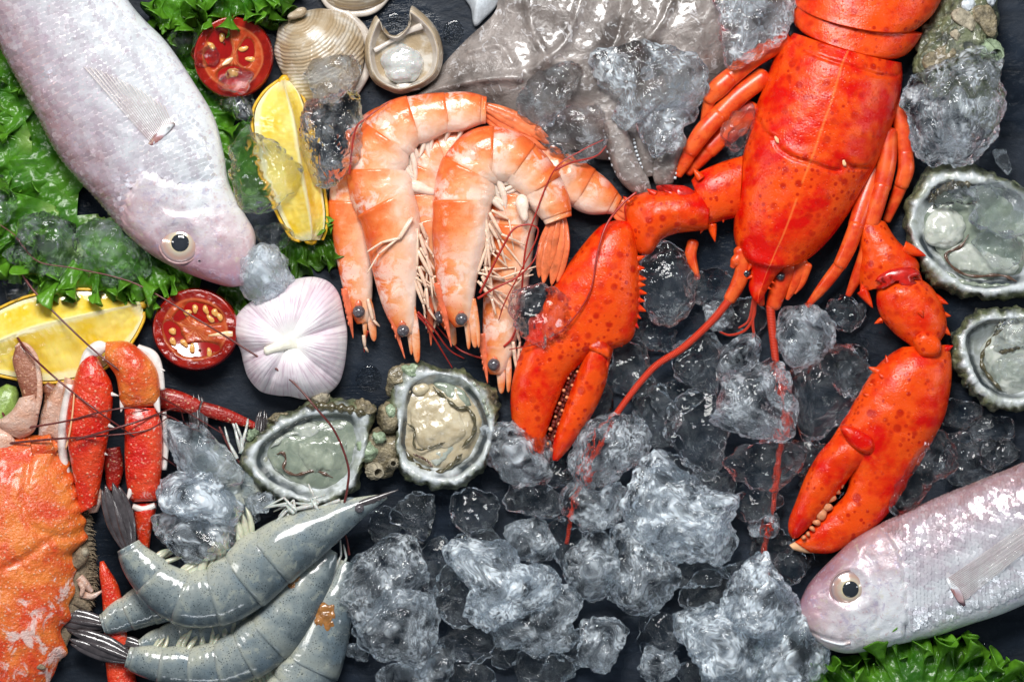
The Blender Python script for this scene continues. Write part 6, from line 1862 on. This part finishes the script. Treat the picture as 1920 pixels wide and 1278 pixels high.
# ------------------------------------------------------------------ lettuce
def leaf(parent, base, ang, spread, R, z, seed, mat, k=9, amp=18, tilt=(0, 0), droop=0.0, squash=1.0):
    """one frilled leaf fanning out from base; ang in degrees on the plan (0 right, 90 down)"""
    nr, nt = 48, 200
    rho = np.linspace(0.02, 1, nr)[:, None] ** .8
    v = np.linspace(-1, 1, nt)[None]
    th = np.radians(ang) + v * np.radians(spread)
    r_ = np.random.default_rng(seed)
    p1, p2, p3 = r_.uniform(0, 6.28, 3)
    edge = 1 + .11 * np.sin(v * 6 + p1) + .08 * np.sin(v * 15 + p2) + .045 * np.sin(v * 41 + p3) + .03 * np.sin(v * 83 + p1)
    bend = .22 * np.sin(v * 3 + p2) * rho
    RR = R * (1 + (edge - 1) * rho ** 3) * (1 - .12 * v ** 2) * rho
    ph = v * k * 2.0 + 1.8 * np.sin(v * 4 + p2) + 1.2 * rho * np.sin(v * 9 + p1)
    fr = rho ** 4
    fr2 = rho ** 9
    Z = z + amp * (1.1 * fr * np.sin(ph + p3) + 1.0 * fr2 * np.sin(ph * 2.3 + p1) + .5 * fr2 * np.sin(ph * 5.1 + p2)) - droop * rho ** 2 * R
    tang = amp * (.9 * fr * np.cos(ph + p3) + .7 * fr2 * np.cos(ph * 2.3 + p1) + .25 * fr2 * np.cos(ph * 5.1 + p2))
    th = th + bend * .5
    X = base[0] + RR * np.cos(th) * squash - tang * np.sin(th)
    Y = base[1] + RR * np.sin(th) + tang * np.cos(th)
    V = np.column_stack([X.ravel(), Y.ravel(), Z.ravel()])
    V[:, 2] += (V[:, 0] - base[0]) * tilt[0] + (V[:, 1] - base[1]) * tilt[1]
    rr = np.repeat(rho.ravel(), nt)
    V[:, 2] += (14 * fbm(V * (1, 1, 0), 70, seed, 3) + 5 * np.abs(fbm(V * (1, 1, 0), 22, seed + 3, 2))) * np.clip(rr * 2, .2, 1)
    V[:, 2] = np.maximum(V[:, 2], 2.0)
    A = np.column_stack([rr, np.tile(v.ravel(), nr), np.zeros(nr * nt)])
    o = part('leaf', (V, grid_faces(nr, nt, False), np.zeros((0, 3), int), A), M[mat], parent, closed=False)
    solidify(o, 1.6)
    return o


lt = thing('lettuce', 120, 330, 0, 'frilly green lettuce under the large fish at the left', 'lettuce', 'lettuce')
leaf(lt, (190, 300), 200, 75, 235, 26, 1, 'let', 11, 20)
leaf(lt, (150, 330), 158, 60, 190, 22, 2, 'let', 9, 18)
leaf(lt, (190, 400), 115, 62, 175, 24, 3, 'let', 12, 18, (0, .24))
leaf(lt, (260, 440), 72, 58, 130, 22, 4, 'let', 9, 16, (0, .18))
leaf(lt, (80, 180), 190, 70, 130, 34, 5, 'let', 9, 18)
leaf(lt, (110, 390), 150, 55, 150, 34, 6, 'let', 10, 18)
leaf(lt, (330, 220), -20, 80, 120, 18, 7, 'let', 9, 16)
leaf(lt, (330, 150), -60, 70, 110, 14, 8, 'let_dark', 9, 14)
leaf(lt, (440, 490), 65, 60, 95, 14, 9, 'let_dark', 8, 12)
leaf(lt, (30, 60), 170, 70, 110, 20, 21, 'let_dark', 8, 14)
leaf(lt, (400, 260), 40, 70, 130, 12, 22, 'let', 9, 12)
leaf(lt, (60, 260), 170, 80, 120, 36, 23, 'let', 9, 18)
leaf(lt, (150, 450), 120, 60, 120, 40, 24, 'let_dark', 9, 16)
tp = thing('lettuce', 400, -40, 0, 'frilly lettuce hanging from the top edge above the tomato half', 'lettuce', 'lettuce')
leaf(tp, (330, -40), 75, 62, 92, 52, 10, 'let', 8, 18)
leaf(tp, (430, -50), 95, 60, 105, 66, 11, 'let', 9, 18)
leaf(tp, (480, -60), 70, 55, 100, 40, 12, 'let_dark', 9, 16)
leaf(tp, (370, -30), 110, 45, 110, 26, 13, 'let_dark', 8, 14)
rl = thing('lettuce', 580, 420, 0, 'small dark lettuce leaf tucked under the upper lemon wedge', 'lettuce', 'lettuce')
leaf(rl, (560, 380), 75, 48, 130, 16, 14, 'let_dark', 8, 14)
leaf(rl, (570, 390), 20, 40, 66, 26, 15, 'let', 6, 12)
br = thing('lettuce', 1720, 1290, 0, 'bright frilly lettuce leaf along the bottom edge below the lilac fish', 'lettuce', 'lettuce')
leaf(br, (1720, 1345), -92, 60, 160, 60, 16, 'let', 10, 22)
leaf(br, (1800, 1350), -58, 52, 150, 44, 17, 'let', 9, 20)
leaf(br, (1640, 1345), -128, 50, 130, 40, 18, 'let', 9, 18)
cn = thing('lettuce', 1930, 1290, 0, 'tiny lettuce tip in the bottom right corner', 'lettuce', 'lettuce')
leaf(cn, (1945, 1305), -130, 60, 62, 24, 19, 'let', 7, 12)
solo('celery_stalk', sloft([(-30, 800, 26, 26, 20, 18), (0, 765, 27, 26, 20, 18), (14, 738, 22, 24, 16, 14), (20, 722, 10, 22, 8, 8)], 40, 28, 2.2, 0,
                           lambda V, A: V + np.column_stack([V[:, 0] * 0, V[:, 0] * 0, 1.2 * np.sin(A[:, 1] * 60) * np.clip(A[:, 2], 0, 1)])), M['stalk'], 'short pale green stalk end at the left edge under the crab paddle', 'vegetable')


# ------------------------------------------------------------------ ice
ICE_N = [0]


def ice(label, pts, z0, h, mat='ice', k=5, cuts=5, group='ice pieces', am=1.0):
    ICE_N[0] += 1
    if not np.isscalar(pts[0]):
        pts = (np.asarray(pts, float) - np.mean(pts, 0)) * 1.05 + np.mean(pts, 0)
    i = ICE_N[0]
    sm = {'ice': .66, 'ice_frost': 1.0, 'ice_milk': .6, 'ice_wet': .8}.get(mat, .5)

    def shape(k):
        V, Q, T, A = blob(pts, z0, h, k, i, .58, .8, cuts + (4 if sm < .7 else 0), ((46, 6 * am),))
        C = V.mean(0)
        nd = (V - C) / (np.linalg.norm(V - C, axis=1)[:, None] + 1e-9)
        V = V + nd * ((np.abs(pn(V, 30, i)) * 2 - .5) * 6 * am)[:, None]
        W = V + 9 * np.column_stack([pn(V, 22, i + 1), pn(V, 22, i + 2), pn(V, 22, i + 3)])
        f1, f2 = np.abs(pn(W, 15, i + 5)), np.abs(pn(W, 7.5, i + 6))
        V = V + nd * ((f1 * 2 - .5) * 4.0 * sm + f2 * 1.8 * sm ** 2)[:, None]
        W2 = V + 14 * np.column_stack([pn(V, 30, i + 11), pn(V, 30, i + 12), pn(V, 30, i + 13)])
        cl = np.clip(fbm(W2, 42, i + 9, 3) * 1.2 + .36, 0, 1)
        sw = np.clip(1 - np.abs(pn(W2, 12, i + 15)) / .30, 0, 1) * .65 + np.clip(1 - np.abs(pn(W, 6.5, i + 16)) / .28, 0, 1) * .45  # fine white swirl lines: sparkle put into the ice colour
        A[:, 2] = np.clip(cl * sw + .25 * np.clip(1 - f1 / .07, 0, 1) * (cl > .1), 0, 1)
        V[:, 2] = np.maximum(V[:, 2], z0 + .5)
        return V, Q, T, A, C
    V, Q, T, A, C = shape(k)
    o = solo('ice_chunk', (V, Q, T, A), M[mat], label, 'ice', group)
    if mat in ('ice', 'ice_frost', 'ice_milk'):
        V, Q, T, A, C = shape(max(4, k - 1))
        part('cloudy_core', (C + (V - C) * .80 + (0, 0, 2), Q, T, A), M['core'] if mat == 'ice' else M['core_white'], o)
    return o


D_, F_ = 'ice_dark', 'ice_frost'
ICE = [
    # label, outline, z0, height, material, subdivision, cuts
    ('tall ice chunk right of the raw shrimp with orange roe', [(693, 1012), (747, 987), (775, 1008), (795, 1060), (810, 1105), (775, 1122), (720, 1150), (690, 1185), (655, 1140), (627, 1108), (650, 1055)], 6, 96, 'ice'),
    ('rounded ice chunk leaning on the tall chunk beside the raw shrimps', [(727, 1109), (773, 1107), (813, 1122), (838, 1159), (820, 1205), (787, 1243), (747, 1232), (710, 1232), (663, 1202), (657, 1182), (693, 1152)], 34, 100, 'ice'),
    ('ice piece on the bottom edge below the rounded chunk', [(713, 1257), (760, 1237), (800, 1237), (835, 1190), (850, 1225), (838, 1275), (800, 1305), (730, 1305)], 4, 62, 'ice'),
    ('jagged ice cluster in the lower middle with two bright lobes', [(837, 1042), (855, 1013), (880, 1015), (920, 1018), (952, 1022), (975, 1056), (1010, 1058), (1042, 1075), (1047, 1100), (1022, 1127), (995, 1142), (950, 1162), (920, 1177), (885, 1170), (872, 1150), (885, 1110), (870, 1080)], 30, 92, F_),
    ('dark ice behind the jagged cluster on its left', (858, 1110, 42, 56), 2, 54, D_),
    ('broad ice lump below the jagged cluster', [(905, 1165), (950, 1158), (1000, 1145), (1032, 1100), (1075, 1103), (1092, 1130), (1072, 1170), (1078, 1200), (1040, 1222), (1000, 1230), (960, 1212), (920, 1210), (893, 1187)], 8, 74, 'ice'),
    ('square clear ice cube just above the jagged cluster', [(937, 985), (978, 975), (1027, 975), (1040, 995), (1038, 1039), (1010, 1056), (973, 1046), (943, 1017)], 6, 70, 'ice'),
    ('heart shaped ice below the antenna tip', [(1047, 925), (1073, 899), (1102, 905), (1117, 922), (1135, 917), (1155, 902), (1178, 919), (1172, 955), (1147, 980), (1100, 991), (1065, 969)], 10, 70, 'ice'),
    ('largest frosty white ice chunk in the centre right', [(1177, 932), (1200, 879), (1227, 850), (1250, 855), (1270, 876), (1310, 902), (1325, 922), (1367, 927), (1378, 945), (1366, 979), (1394, 1012), (1374, 1062), (1317, 1046), (1287, 1050), (1253, 1043), (1217, 1023), (1180, 975)], 14, 104, F_),
    ('smooth round ice left of the split block', (1112, 1062, 56, 72), 6, 84, 'ice'),
    ('angular ice block below the largest frosty chunk', [(1150, 990), (1175, 989), (1202, 1018), (1250, 1042), (1275, 1079), (1262, 1112), (1222, 1152), (1187, 1163), (1155, 1150), (1142, 1100), (1140, 1040)], 10, 96, 'ice'),
    ('tapering ice piece under the angular block', [(1083, 1205), (1100, 1164), (1147, 1160), (1185, 1165), (1168, 1207), (1140, 1253), (1116, 1267), (1085, 1245)], 6, 70, 'ice'),
    ('pointed ice spire left of the lilac fish snout', [(1430, 1040), (1449, 1065), (1482, 1108), (1508, 1150), (1485, 1192), (1400, 1182), (1348, 1152), (1362, 1112), (1366, 1085), (1390, 1062)], 26, 110, F_),
    ('bubbly ice heap under the spire on its left', [(1248, 1152), (1262, 1137), (1310, 1130), (1362, 1140), (1420, 1180), (1442, 1230), (1422, 1295), (1340, 1295), (1300, 1222), (1263, 1190)], 10, 92, F_),
    ('ice lump touching the lilac fish mouth', [(1438, 1182), (1500, 1150), (1518, 1190), (1550, 1215), (1547, 1250), (1527, 1295), (1430, 1295), (1422, 1230)], 12, 92, F_),
    ('dark clear ice behind the spire', (1326, 1108, 46, 36), 2, 56, D_),
    ('dark small ice right of the tapering piece', (1232, 1188, 48, 34), 2, 48, D_),
    ('small bright flake on the dark ice at the bottom', [(1197, 1257), (1213, 1219), (1250, 1224), (1284, 1249), (1262, 1262), (1233, 1277)], 8, 56, 'ice'),
    ('ice at the bottom edge under the bubbly heap', (1352, 1280, 50, 28), 2, 60, 'ice'),
    ('dark oval ice on the bottom edge below the broad lump', (1006, 1252, 60, 34), 2, 46, D_),
    ('dark ice left below the jagged cluster', (880, 1206, 42, 38), 2, 46, D_),
    ('small dark ice between the two dark ones at the bottom', (948, 1228, 28, 22), 2, 36, D_),
    ('dark ice cut by the bottom edge next to the raw shrimps pile', (880, 1272, 52, 24), 2, 40, D_),
    ('small ice sliver at the foot of the rounded chunk', (674, 1224, 30, 18), 2, 32, 'ice'),
    ('rough ice ball on the tip of the big red claw', [(920, 800), (967, 792), (992, 789), (1015, 806), (1035, 840), (1039, 868), (1024, 894), (980, 911), (950, 904), (930, 874), (903, 853), (902, 815)], 10, 92, 'ice'),
    ('rough ice ball where the left antenna ends', [(1088, 800), (1133, 781), (1168, 774), (1195, 787), (1210, 813), (1219, 843), (1195, 868), (1143, 898), (1113, 911), (1080, 891), (1062, 867), (1069, 833)], 10, 92, 'ice'),
    ('white rimmed ice block over the right antenna', [(1437, 665), (1465, 687), (1482, 733), (1496, 787), (1491, 815), (1433, 825), (1393, 835), (1373, 822), (1332, 798), (1333, 786), (1356, 740), (1360, 707), (1400, 670)], 30, 92, 'ice'),
    ('ice point behind the white rimmed block', [(1350, 660), (1378, 630), (1403, 622), (1426, 650), (1416, 682), (1370, 722), (1343, 700)], 4, 70, 'ice'),
    ('dark ice cube right of the left antenna', [(1275, 640), (1340, 625), (1352, 680), (1342, 730), (1320, 747), (1280, 722), (1266, 690)], 2, 60, D_),
    ('dark ice under the middle of the left antenna', (1180, 694, 48, 50), 2, 36, D_),
    ('long dark ice left of the twin clear ice', (1228, 782, 38, 68), 2, 56, D_),
    ('long clear ice right of its dark twin', (1310, 812, 48, 80), 2, 62, D_),
    ('flat ice across the right antenna above a round one', [(1352, 852), (1380, 830), (1440, 828), (1480, 830), (1506, 845), (1497, 880), (1472, 902), (1450, 922), (1400, 906), (1368, 890)], 20, 54, D_),
    ('round dark ice on the right antenna', (1416, 946, 46, 30), 18, 46, D_),
    ('small ice over the antenna left of the right claw tip', (1437, 990, 38, 20), 16, 48, 'ice'),
    ('dark ice at the antenna end above the spire', (1446, 1022, 42, 28), 2, 40, D_),
    ('ice chunk between left claw and lobster face', [(1205, 490), (1240, 460), (1282, 470), (1302, 500), (1307, 550), (1290, 592), (1255, 610), (1220, 592), (1203, 545)], 4, 66, D_),
    ('dark ice below the lobster left arm', (1338, 540, 44, 40), 2, 36, D_),
    ('small ice beside the antenna root', (1352, 592, 32, 32), 2, 38, 'ice'),
    ('pale ice under the lobster face by a leg tip', [(1449, 600), (1466, 582), (1513, 572), (1548, 590), (1569, 613), (1560, 648), (1525, 680), (1493, 702), (1468, 657), (1451, 627)], 4, 70, 'ice'),
    ('dark crumpled ice left of the right claw', [(1478, 705), (1530, 680), (1580, 650), (1622, 680), (1634, 720), (1602, 780), (1562, 802), (1540, 817), (1505, 820), (1488, 790), (1496, 740)], 2, 66, D_),
    ('small dark ice between right wrist and leg tip', (1588, 588, 36, 25), 2, 34, D_),
    ('clear ice resting on the right claw edge', [(1752, 800), (1777, 820), (1802, 850), (1792, 880), (1750, 902), (1722, 940), (1690, 962), (1668, 946), (1675, 915), (1710, 860), (1730, 820)], 40, 62, 'ice_thin'),
    ('dark ice above the lilac fish back', (1812, 872, 44, 38), 2, 40, D_),
    ('dark ice under the frilled oyster', (1796, 772, 38, 28), 2, 30, D_),
    ('dark ice right of the claw below the frilled oyster', (1856, 806, 42, 24), 2, 30, D_),
    ('small dark ice near the right edge above the fish', (1880, 850, 34, 24), 2, 28, D_),
    ('big clear ice slab right of the lobster body', [(1698, 150), (1723, 139), (1760, 125), (1790, 110), (1820, 92), (1853, 108), (1868, 125), (1868, 163), (1878, 182), (1871, 218), (1858, 254), (1834, 281), (1825, 302), (1795, 317), (1773, 307), (1743, 317), (1719, 297), (1704, 250), (1689, 195)], 44, 96, 'ice'),
    ('crumbly ice on the large oyster at right edge', [(1808, 356), (1840, 343), (1890, 343), (1935, 360), (1935, 432), (1890, 442), (1850, 432), (1818, 412), (1828, 382)], 44, 60, 'ice_wet'),
    ('smooth ice drop lying on the large oyster meat', [(1821, 442), (1850, 431), (1900, 443), (1918, 470), (1902, 494), (1870, 498), (1838, 476)], 42, 46, 'ice_thin'),
    ('thin curled ice splinter right of the clear slab', (1880, 298, 11, 30, -15), 6, 40, 'ice'),
    ('small bubbly ice at the hinge of the large oyster', (1788, 362, 36, 26), 46, 34, D_),
    ('ice on the meat of the frilled oyster', (1902, 628, 44, 30), 36, 40, 'ice_wet'),
    ('lower ice drop on the frilled oyster meat', (1898, 690, 38, 34), 34, 34, 'ice_thin'),
    ('hazy ice slab on the squid left of the lobster tail', [(1352, -30), (1348, 40), (1354, 90), (1363, 122), (1376, 132), (1420, 107), (1462, 82), (1484, 40), (1494, -30)], 44, 70, 'ice'),
    ('frothy ice heap on the squid', [(1113, 110), (1145, 94), (1200, 84), (1260, 94), (1302, 110), (1322, 150), (1312, 200), (1280, 217), (1240, 202), (1200, 222), (1172, 243), (1148, 222), (1158, 190), (1128, 160)], 46, 66, 'ice'),
    ('ice lump above the white squid tentacle', [(1198, 215), (1230, 194), (1290, 188), (1313, 220), (1284, 242), (1278, 272), (1250, 288), (1228, 292), (1208, 267), (1193, 235)], 40, 60, 'ice'),
    ('triangular clear ice on the squid near shrimp tail', [(973, 190), (1010, 138), (1083, 128), (1067, 180), (1042, 227), (1020, 241), (982, 227)], 46, 56, 'ice_wet'),
    ('bubbly ice between squid and the outer shrimp tail', [(1012, 242), (1060, 204), (1112, 204), (1143, 235), (1132, 272), (1090, 303), (1048, 292), (1017, 266)], 34, 52, 'ice_wet'),
    ('small amber tinted ice between lobster left legs', [(1370, 220), (1406, 204), (1413, 240), (1396, 271), (1380, 284), (1353, 271)], 44, 40, 'ice_thin'),
    ('ice flake lying on the closed clam', [(571, 134), (587, 116), (653, 106), (681, 101), (691, 113), (674, 141), (653, 171), (610, 195), (596, 177)], 62, 52, 'ice_wet'),
    ('tall glassy ice between lemon and outer cooked shrimp', [(575, 207), (620, 186), (653, 176), (679, 207), (676, 283), (648, 322), (610, 355), (581, 341), (568, 287)], 40, 88, 'ice_wet'),
    ('clear ice slab between fish gill and upper lemon', [(421, 260), (457, 225), (478, 252), (533, 282), (565, 330), (548, 384), (520, 422), (477, 411), (449, 394), (436, 300)], 54, 78, 'ice_thin'),
    ('small clear ice above the fish mouth', (512, 442, 33, 27), 16, 60, 'ice_thin'),
    ('milky ice cube at the fish mouth above the garlic', [(439, 497), (467, 469), (490, 462), (533, 469), (557, 497), (535, 541), (510, 559), (480, 567), (449, 541)], 40, 84, 'ice_milk'),
    ('rough ice on the lettuce at the left edge', [(8, 478), (36, 453), (36, 420), (53, 405), (128, 416), (142, 460), (145, 497), (128, 525), (97, 522), (38, 504)], 34, 62, 'ice_wet'),
    ('rough ice on the lettuce left of the fish eye', [(145, 440), (187, 419), (222, 419), (279, 470), (275, 514), (213, 539), (166, 531), (155, 493)], 32, 60, 'ice_wet'),
    ('small dark ice above the lower lemon wedge', (38, 541, 35, 25), 8, 48, D_),
    ('ice cut by the left edge beside the lettuce', (0, 372, 26, 50), 30, 48, 'ice_wet'),
    ('small ice under the top lettuce beside fish belly', (346, 84, 27, 24), 6, 50, D_),
    ('dark glassy ice between tomato half and lemon tip', [(398, 181), (432, 186), (467, 176), (482, 200), (468, 228), (430, 208)], 8, 52, 'ice_wet'),
    ('small ice on the left rim of the upper tomato', [(361, 96), (385, 84), (406, 94), (410, 121), (395, 133), (374, 119)], 52, 34, 'ice_thin'),
    ('small ice on the lower rim of the upper tomato', (446, 154, 34, 24), 56, 34, 'ice_thin'),
    ('upper rough ice beside the hanging crab leg', [(309, 818), (318, 787), (355, 791), (388, 806), (412, 832), (433, 851), (455, 882), (452, 905), (410, 912), (370, 900), (333, 884), (326, 856)], 42, 72, 'ice'),
    ('middle round ice beside the hanging crab leg', [(305, 895), (333, 881), (388, 886), (432, 921), (453, 946), (443, 970), (423, 976), (377, 970), (322, 954), (303, 930)], 66, 80, F_),
    ('lowest ice resting on the topmost raw shrimp', [(285, 975), (308, 948), (360, 945), (433, 983), (432, 1037), (380, 1057), (333, 1054), (309, 1014)], 46, 84, 'ice'),
    ('little clear ice by the green oyster and shrimp legs', (484, 942, 26, 24), 40, 46, 'ice'),
    ('yellowish little ice beneath the little clear one', (462, 968, 24, 26), 30, 50, 'ice'),
    ('pink tinted ice chunk lying on the big red claw', [(955, 557), (980, 542), (1027, 536), (1062, 557), (1059, 608), (1022, 632), (1017, 652), (982, 644), (968, 613)], 76, 50, 'ice_thin'),
    ('flat dark ice under the raw shrimp head', [(727, 974), (750, 940), (775, 920), (815, 938), (806, 985), (790, 1014), (755, 990)], 2, 40, D_),
    ('dark smooth ice under the cream oyster', [(836, 945), (860, 920), (900, 914), (937, 920), (932, 960), (921, 996), (900, 1005), (858, 986)], 2, 56, D_),
    ('dark small ice left of the heart shaped ice', (998, 936, 50, 34), 2, 52, D_),
    ('dark ice between twin clear ice and flat ice', (1340, 905, 36, 26), 2, 36, D_),
    ('dark ice right of the frosty chunk', (1395, 1075, 40, 24), 2, 30, D_),
    ('dark ice between claw tip ice and heart shaped ice', (1050, 890, 30, 22), 2, 34, D_),
    ('dark bed ice under the left antenna near the claw finger', (1110, 745, 46, 34), 2, 34, D_),
    ('dark bed ice below the claw finger tip', (1095, 900, 40, 30), 2, 30, D_),
    ('dark bed ice between the two twin ices and the frosty chunk', (1262, 880, 48, 30), 2, 36, D_),
    ('dark bed ice right of the white rimmed block', (1520, 860, 44, 38), 2, 36, D_),
    ('dark bed ice left of the right claw finger', (1545, 905, 34, 40), 2, 28, D_),
    ('dark bed ice between spire and right claw tip', (1490, 1060, 36, 30), 2, 34, D_),
    ('dark bed ice above the jagged cluster', (890, 1020, 54, 26), 2, 36, D_),
    ('dark bed ice left of the jagged cluster', (815, 1060, 36, 44), 2, 34, D_),
    ('dark bed ice right of the square cube', (1062, 1020, 34, 40), 2, 38, D_),
    ('dark bed ice between broad lump and tapering piece', (1075, 1215, 34, 36), 2, 34, D_),
    ('dark bed ice below the largest frosty chunk', (1300, 1075, 46, 30), 2, 34, D_),
    ('dark bed ice under the twin ices', (1270, 745, 44, 36), 2, 30, D_),
    ('dark bed ice under the lobster chin', (1395, 600, 40, 34), 2, 28, D_),
    ('dark bed ice left of the crumpled ice', (1465, 745, 36, 46), 2, 30, D_),
    ('dark bed ice inside the bend of the right claw', (1590, 690, 46, 40), 2, 30, D_),
    ('dark bed ice under the left claw spines', (1225, 625, 42, 34), 2, 32, D_),
    ('dark bed ice above the frilled oyster ice', (1815, 835, 40, 26), 2, 26, D_),
    ('dark bed ice on the bottom edge right of the flake', (1310, 1262, 36, 28), 2, 32, D_),
    ('dark bed ice on the bottom edge left of the tapering piece', (1040, 1262, 36, 28), 2, 30, D_),
    ('dark bed ice below the raw shrimp head', (720, 985, 36, 26), 2, 26, D_),
]
for k, it in enumerate(ICE):
    big = max(np.ptp(np.asarray(it[1], float), 0)) if not np.isscalar(it[1][0]) else 2 * max(it[1][2:4])
    pts = it[1]
    if np.isscalar(pts[0]) and it[4] == D_:
        pts = (pts[0], pts[1], pts[2] * 1.14, pts[3] * 1.14, *pts[4:])
    ice(it[0], pts, it[2], it[3], it[4], 6 if (big > 150 and it[4] != D_) else (4 if big < 60 else 5), 5)


# ------------------------------------------------------------------ melt water on the board
def m_water():
    g = G('melt_water')
    p = g.pbr((.93, .97, 1.0), .0, trans=1.0, ior=1.33, normal=g.bump(g.noise(22, 2), .06, 3))
    return g.done(g.mixs(.25, p, g.n('ShaderNodeBsdfTransparent').outputs[0]))


M['water'] = m_water()
for k, (lab, pts) in enumerate([
        ('puddle of melt water between garlic and cream oyster', [(665, 705), (685, 685), (705, 690), (715, 715), (700, 735), (672, 728)]),
        ('puddle of melt water above the open clam', [(725, 25), (745, 20), (752, 40), (742, 58), (728, 50)]),
        ('puddle of melt water right of the open clam', [(835, 40), (858, 34), (872, 55), (862, 78), (840, 84), (828, 64)]),
        ('puddle of melt water below the raw shrimp head', [(735, 1000), (790, 1015), (815, 1030), (790, 1050), (750, 1030)]),
        ('puddle of melt water beside the right claw', [(1560, 630), (1610, 625), (1635, 645), (1600, 670), (1565, 660)]),
        ('puddle of melt water near the fish back at right', [(1830, 830), (1880, 820), (1910, 840), (1870, 858)])]):
    solo('melt_water', polar(pts, np.mean(pts, 0), prof([(0, -.6), (.5, -.8), (.8, -1.4), (.95, -2.2), (1, -3.4), (.8, -6), (.2, -7)], 24, 30), 60), M['water'], lab, 'water', 'melt water puddles')
# drops scattered on the board and the shells
r = np.random.default_rng(77)
mb = MB()
for k in range(420):
    x, y = r.uniform(20, 1900), r.uniform(20, 1260)
    rr = r.uniform(1.0, 3.4)
    mb.add(*ball((x, y, 0), rr, 2, (1, 1, .55)))
o = solo('water_drops', mb, M['water'], 'tiny water drops scattered over the dark slate', 'water', kind='stuff')
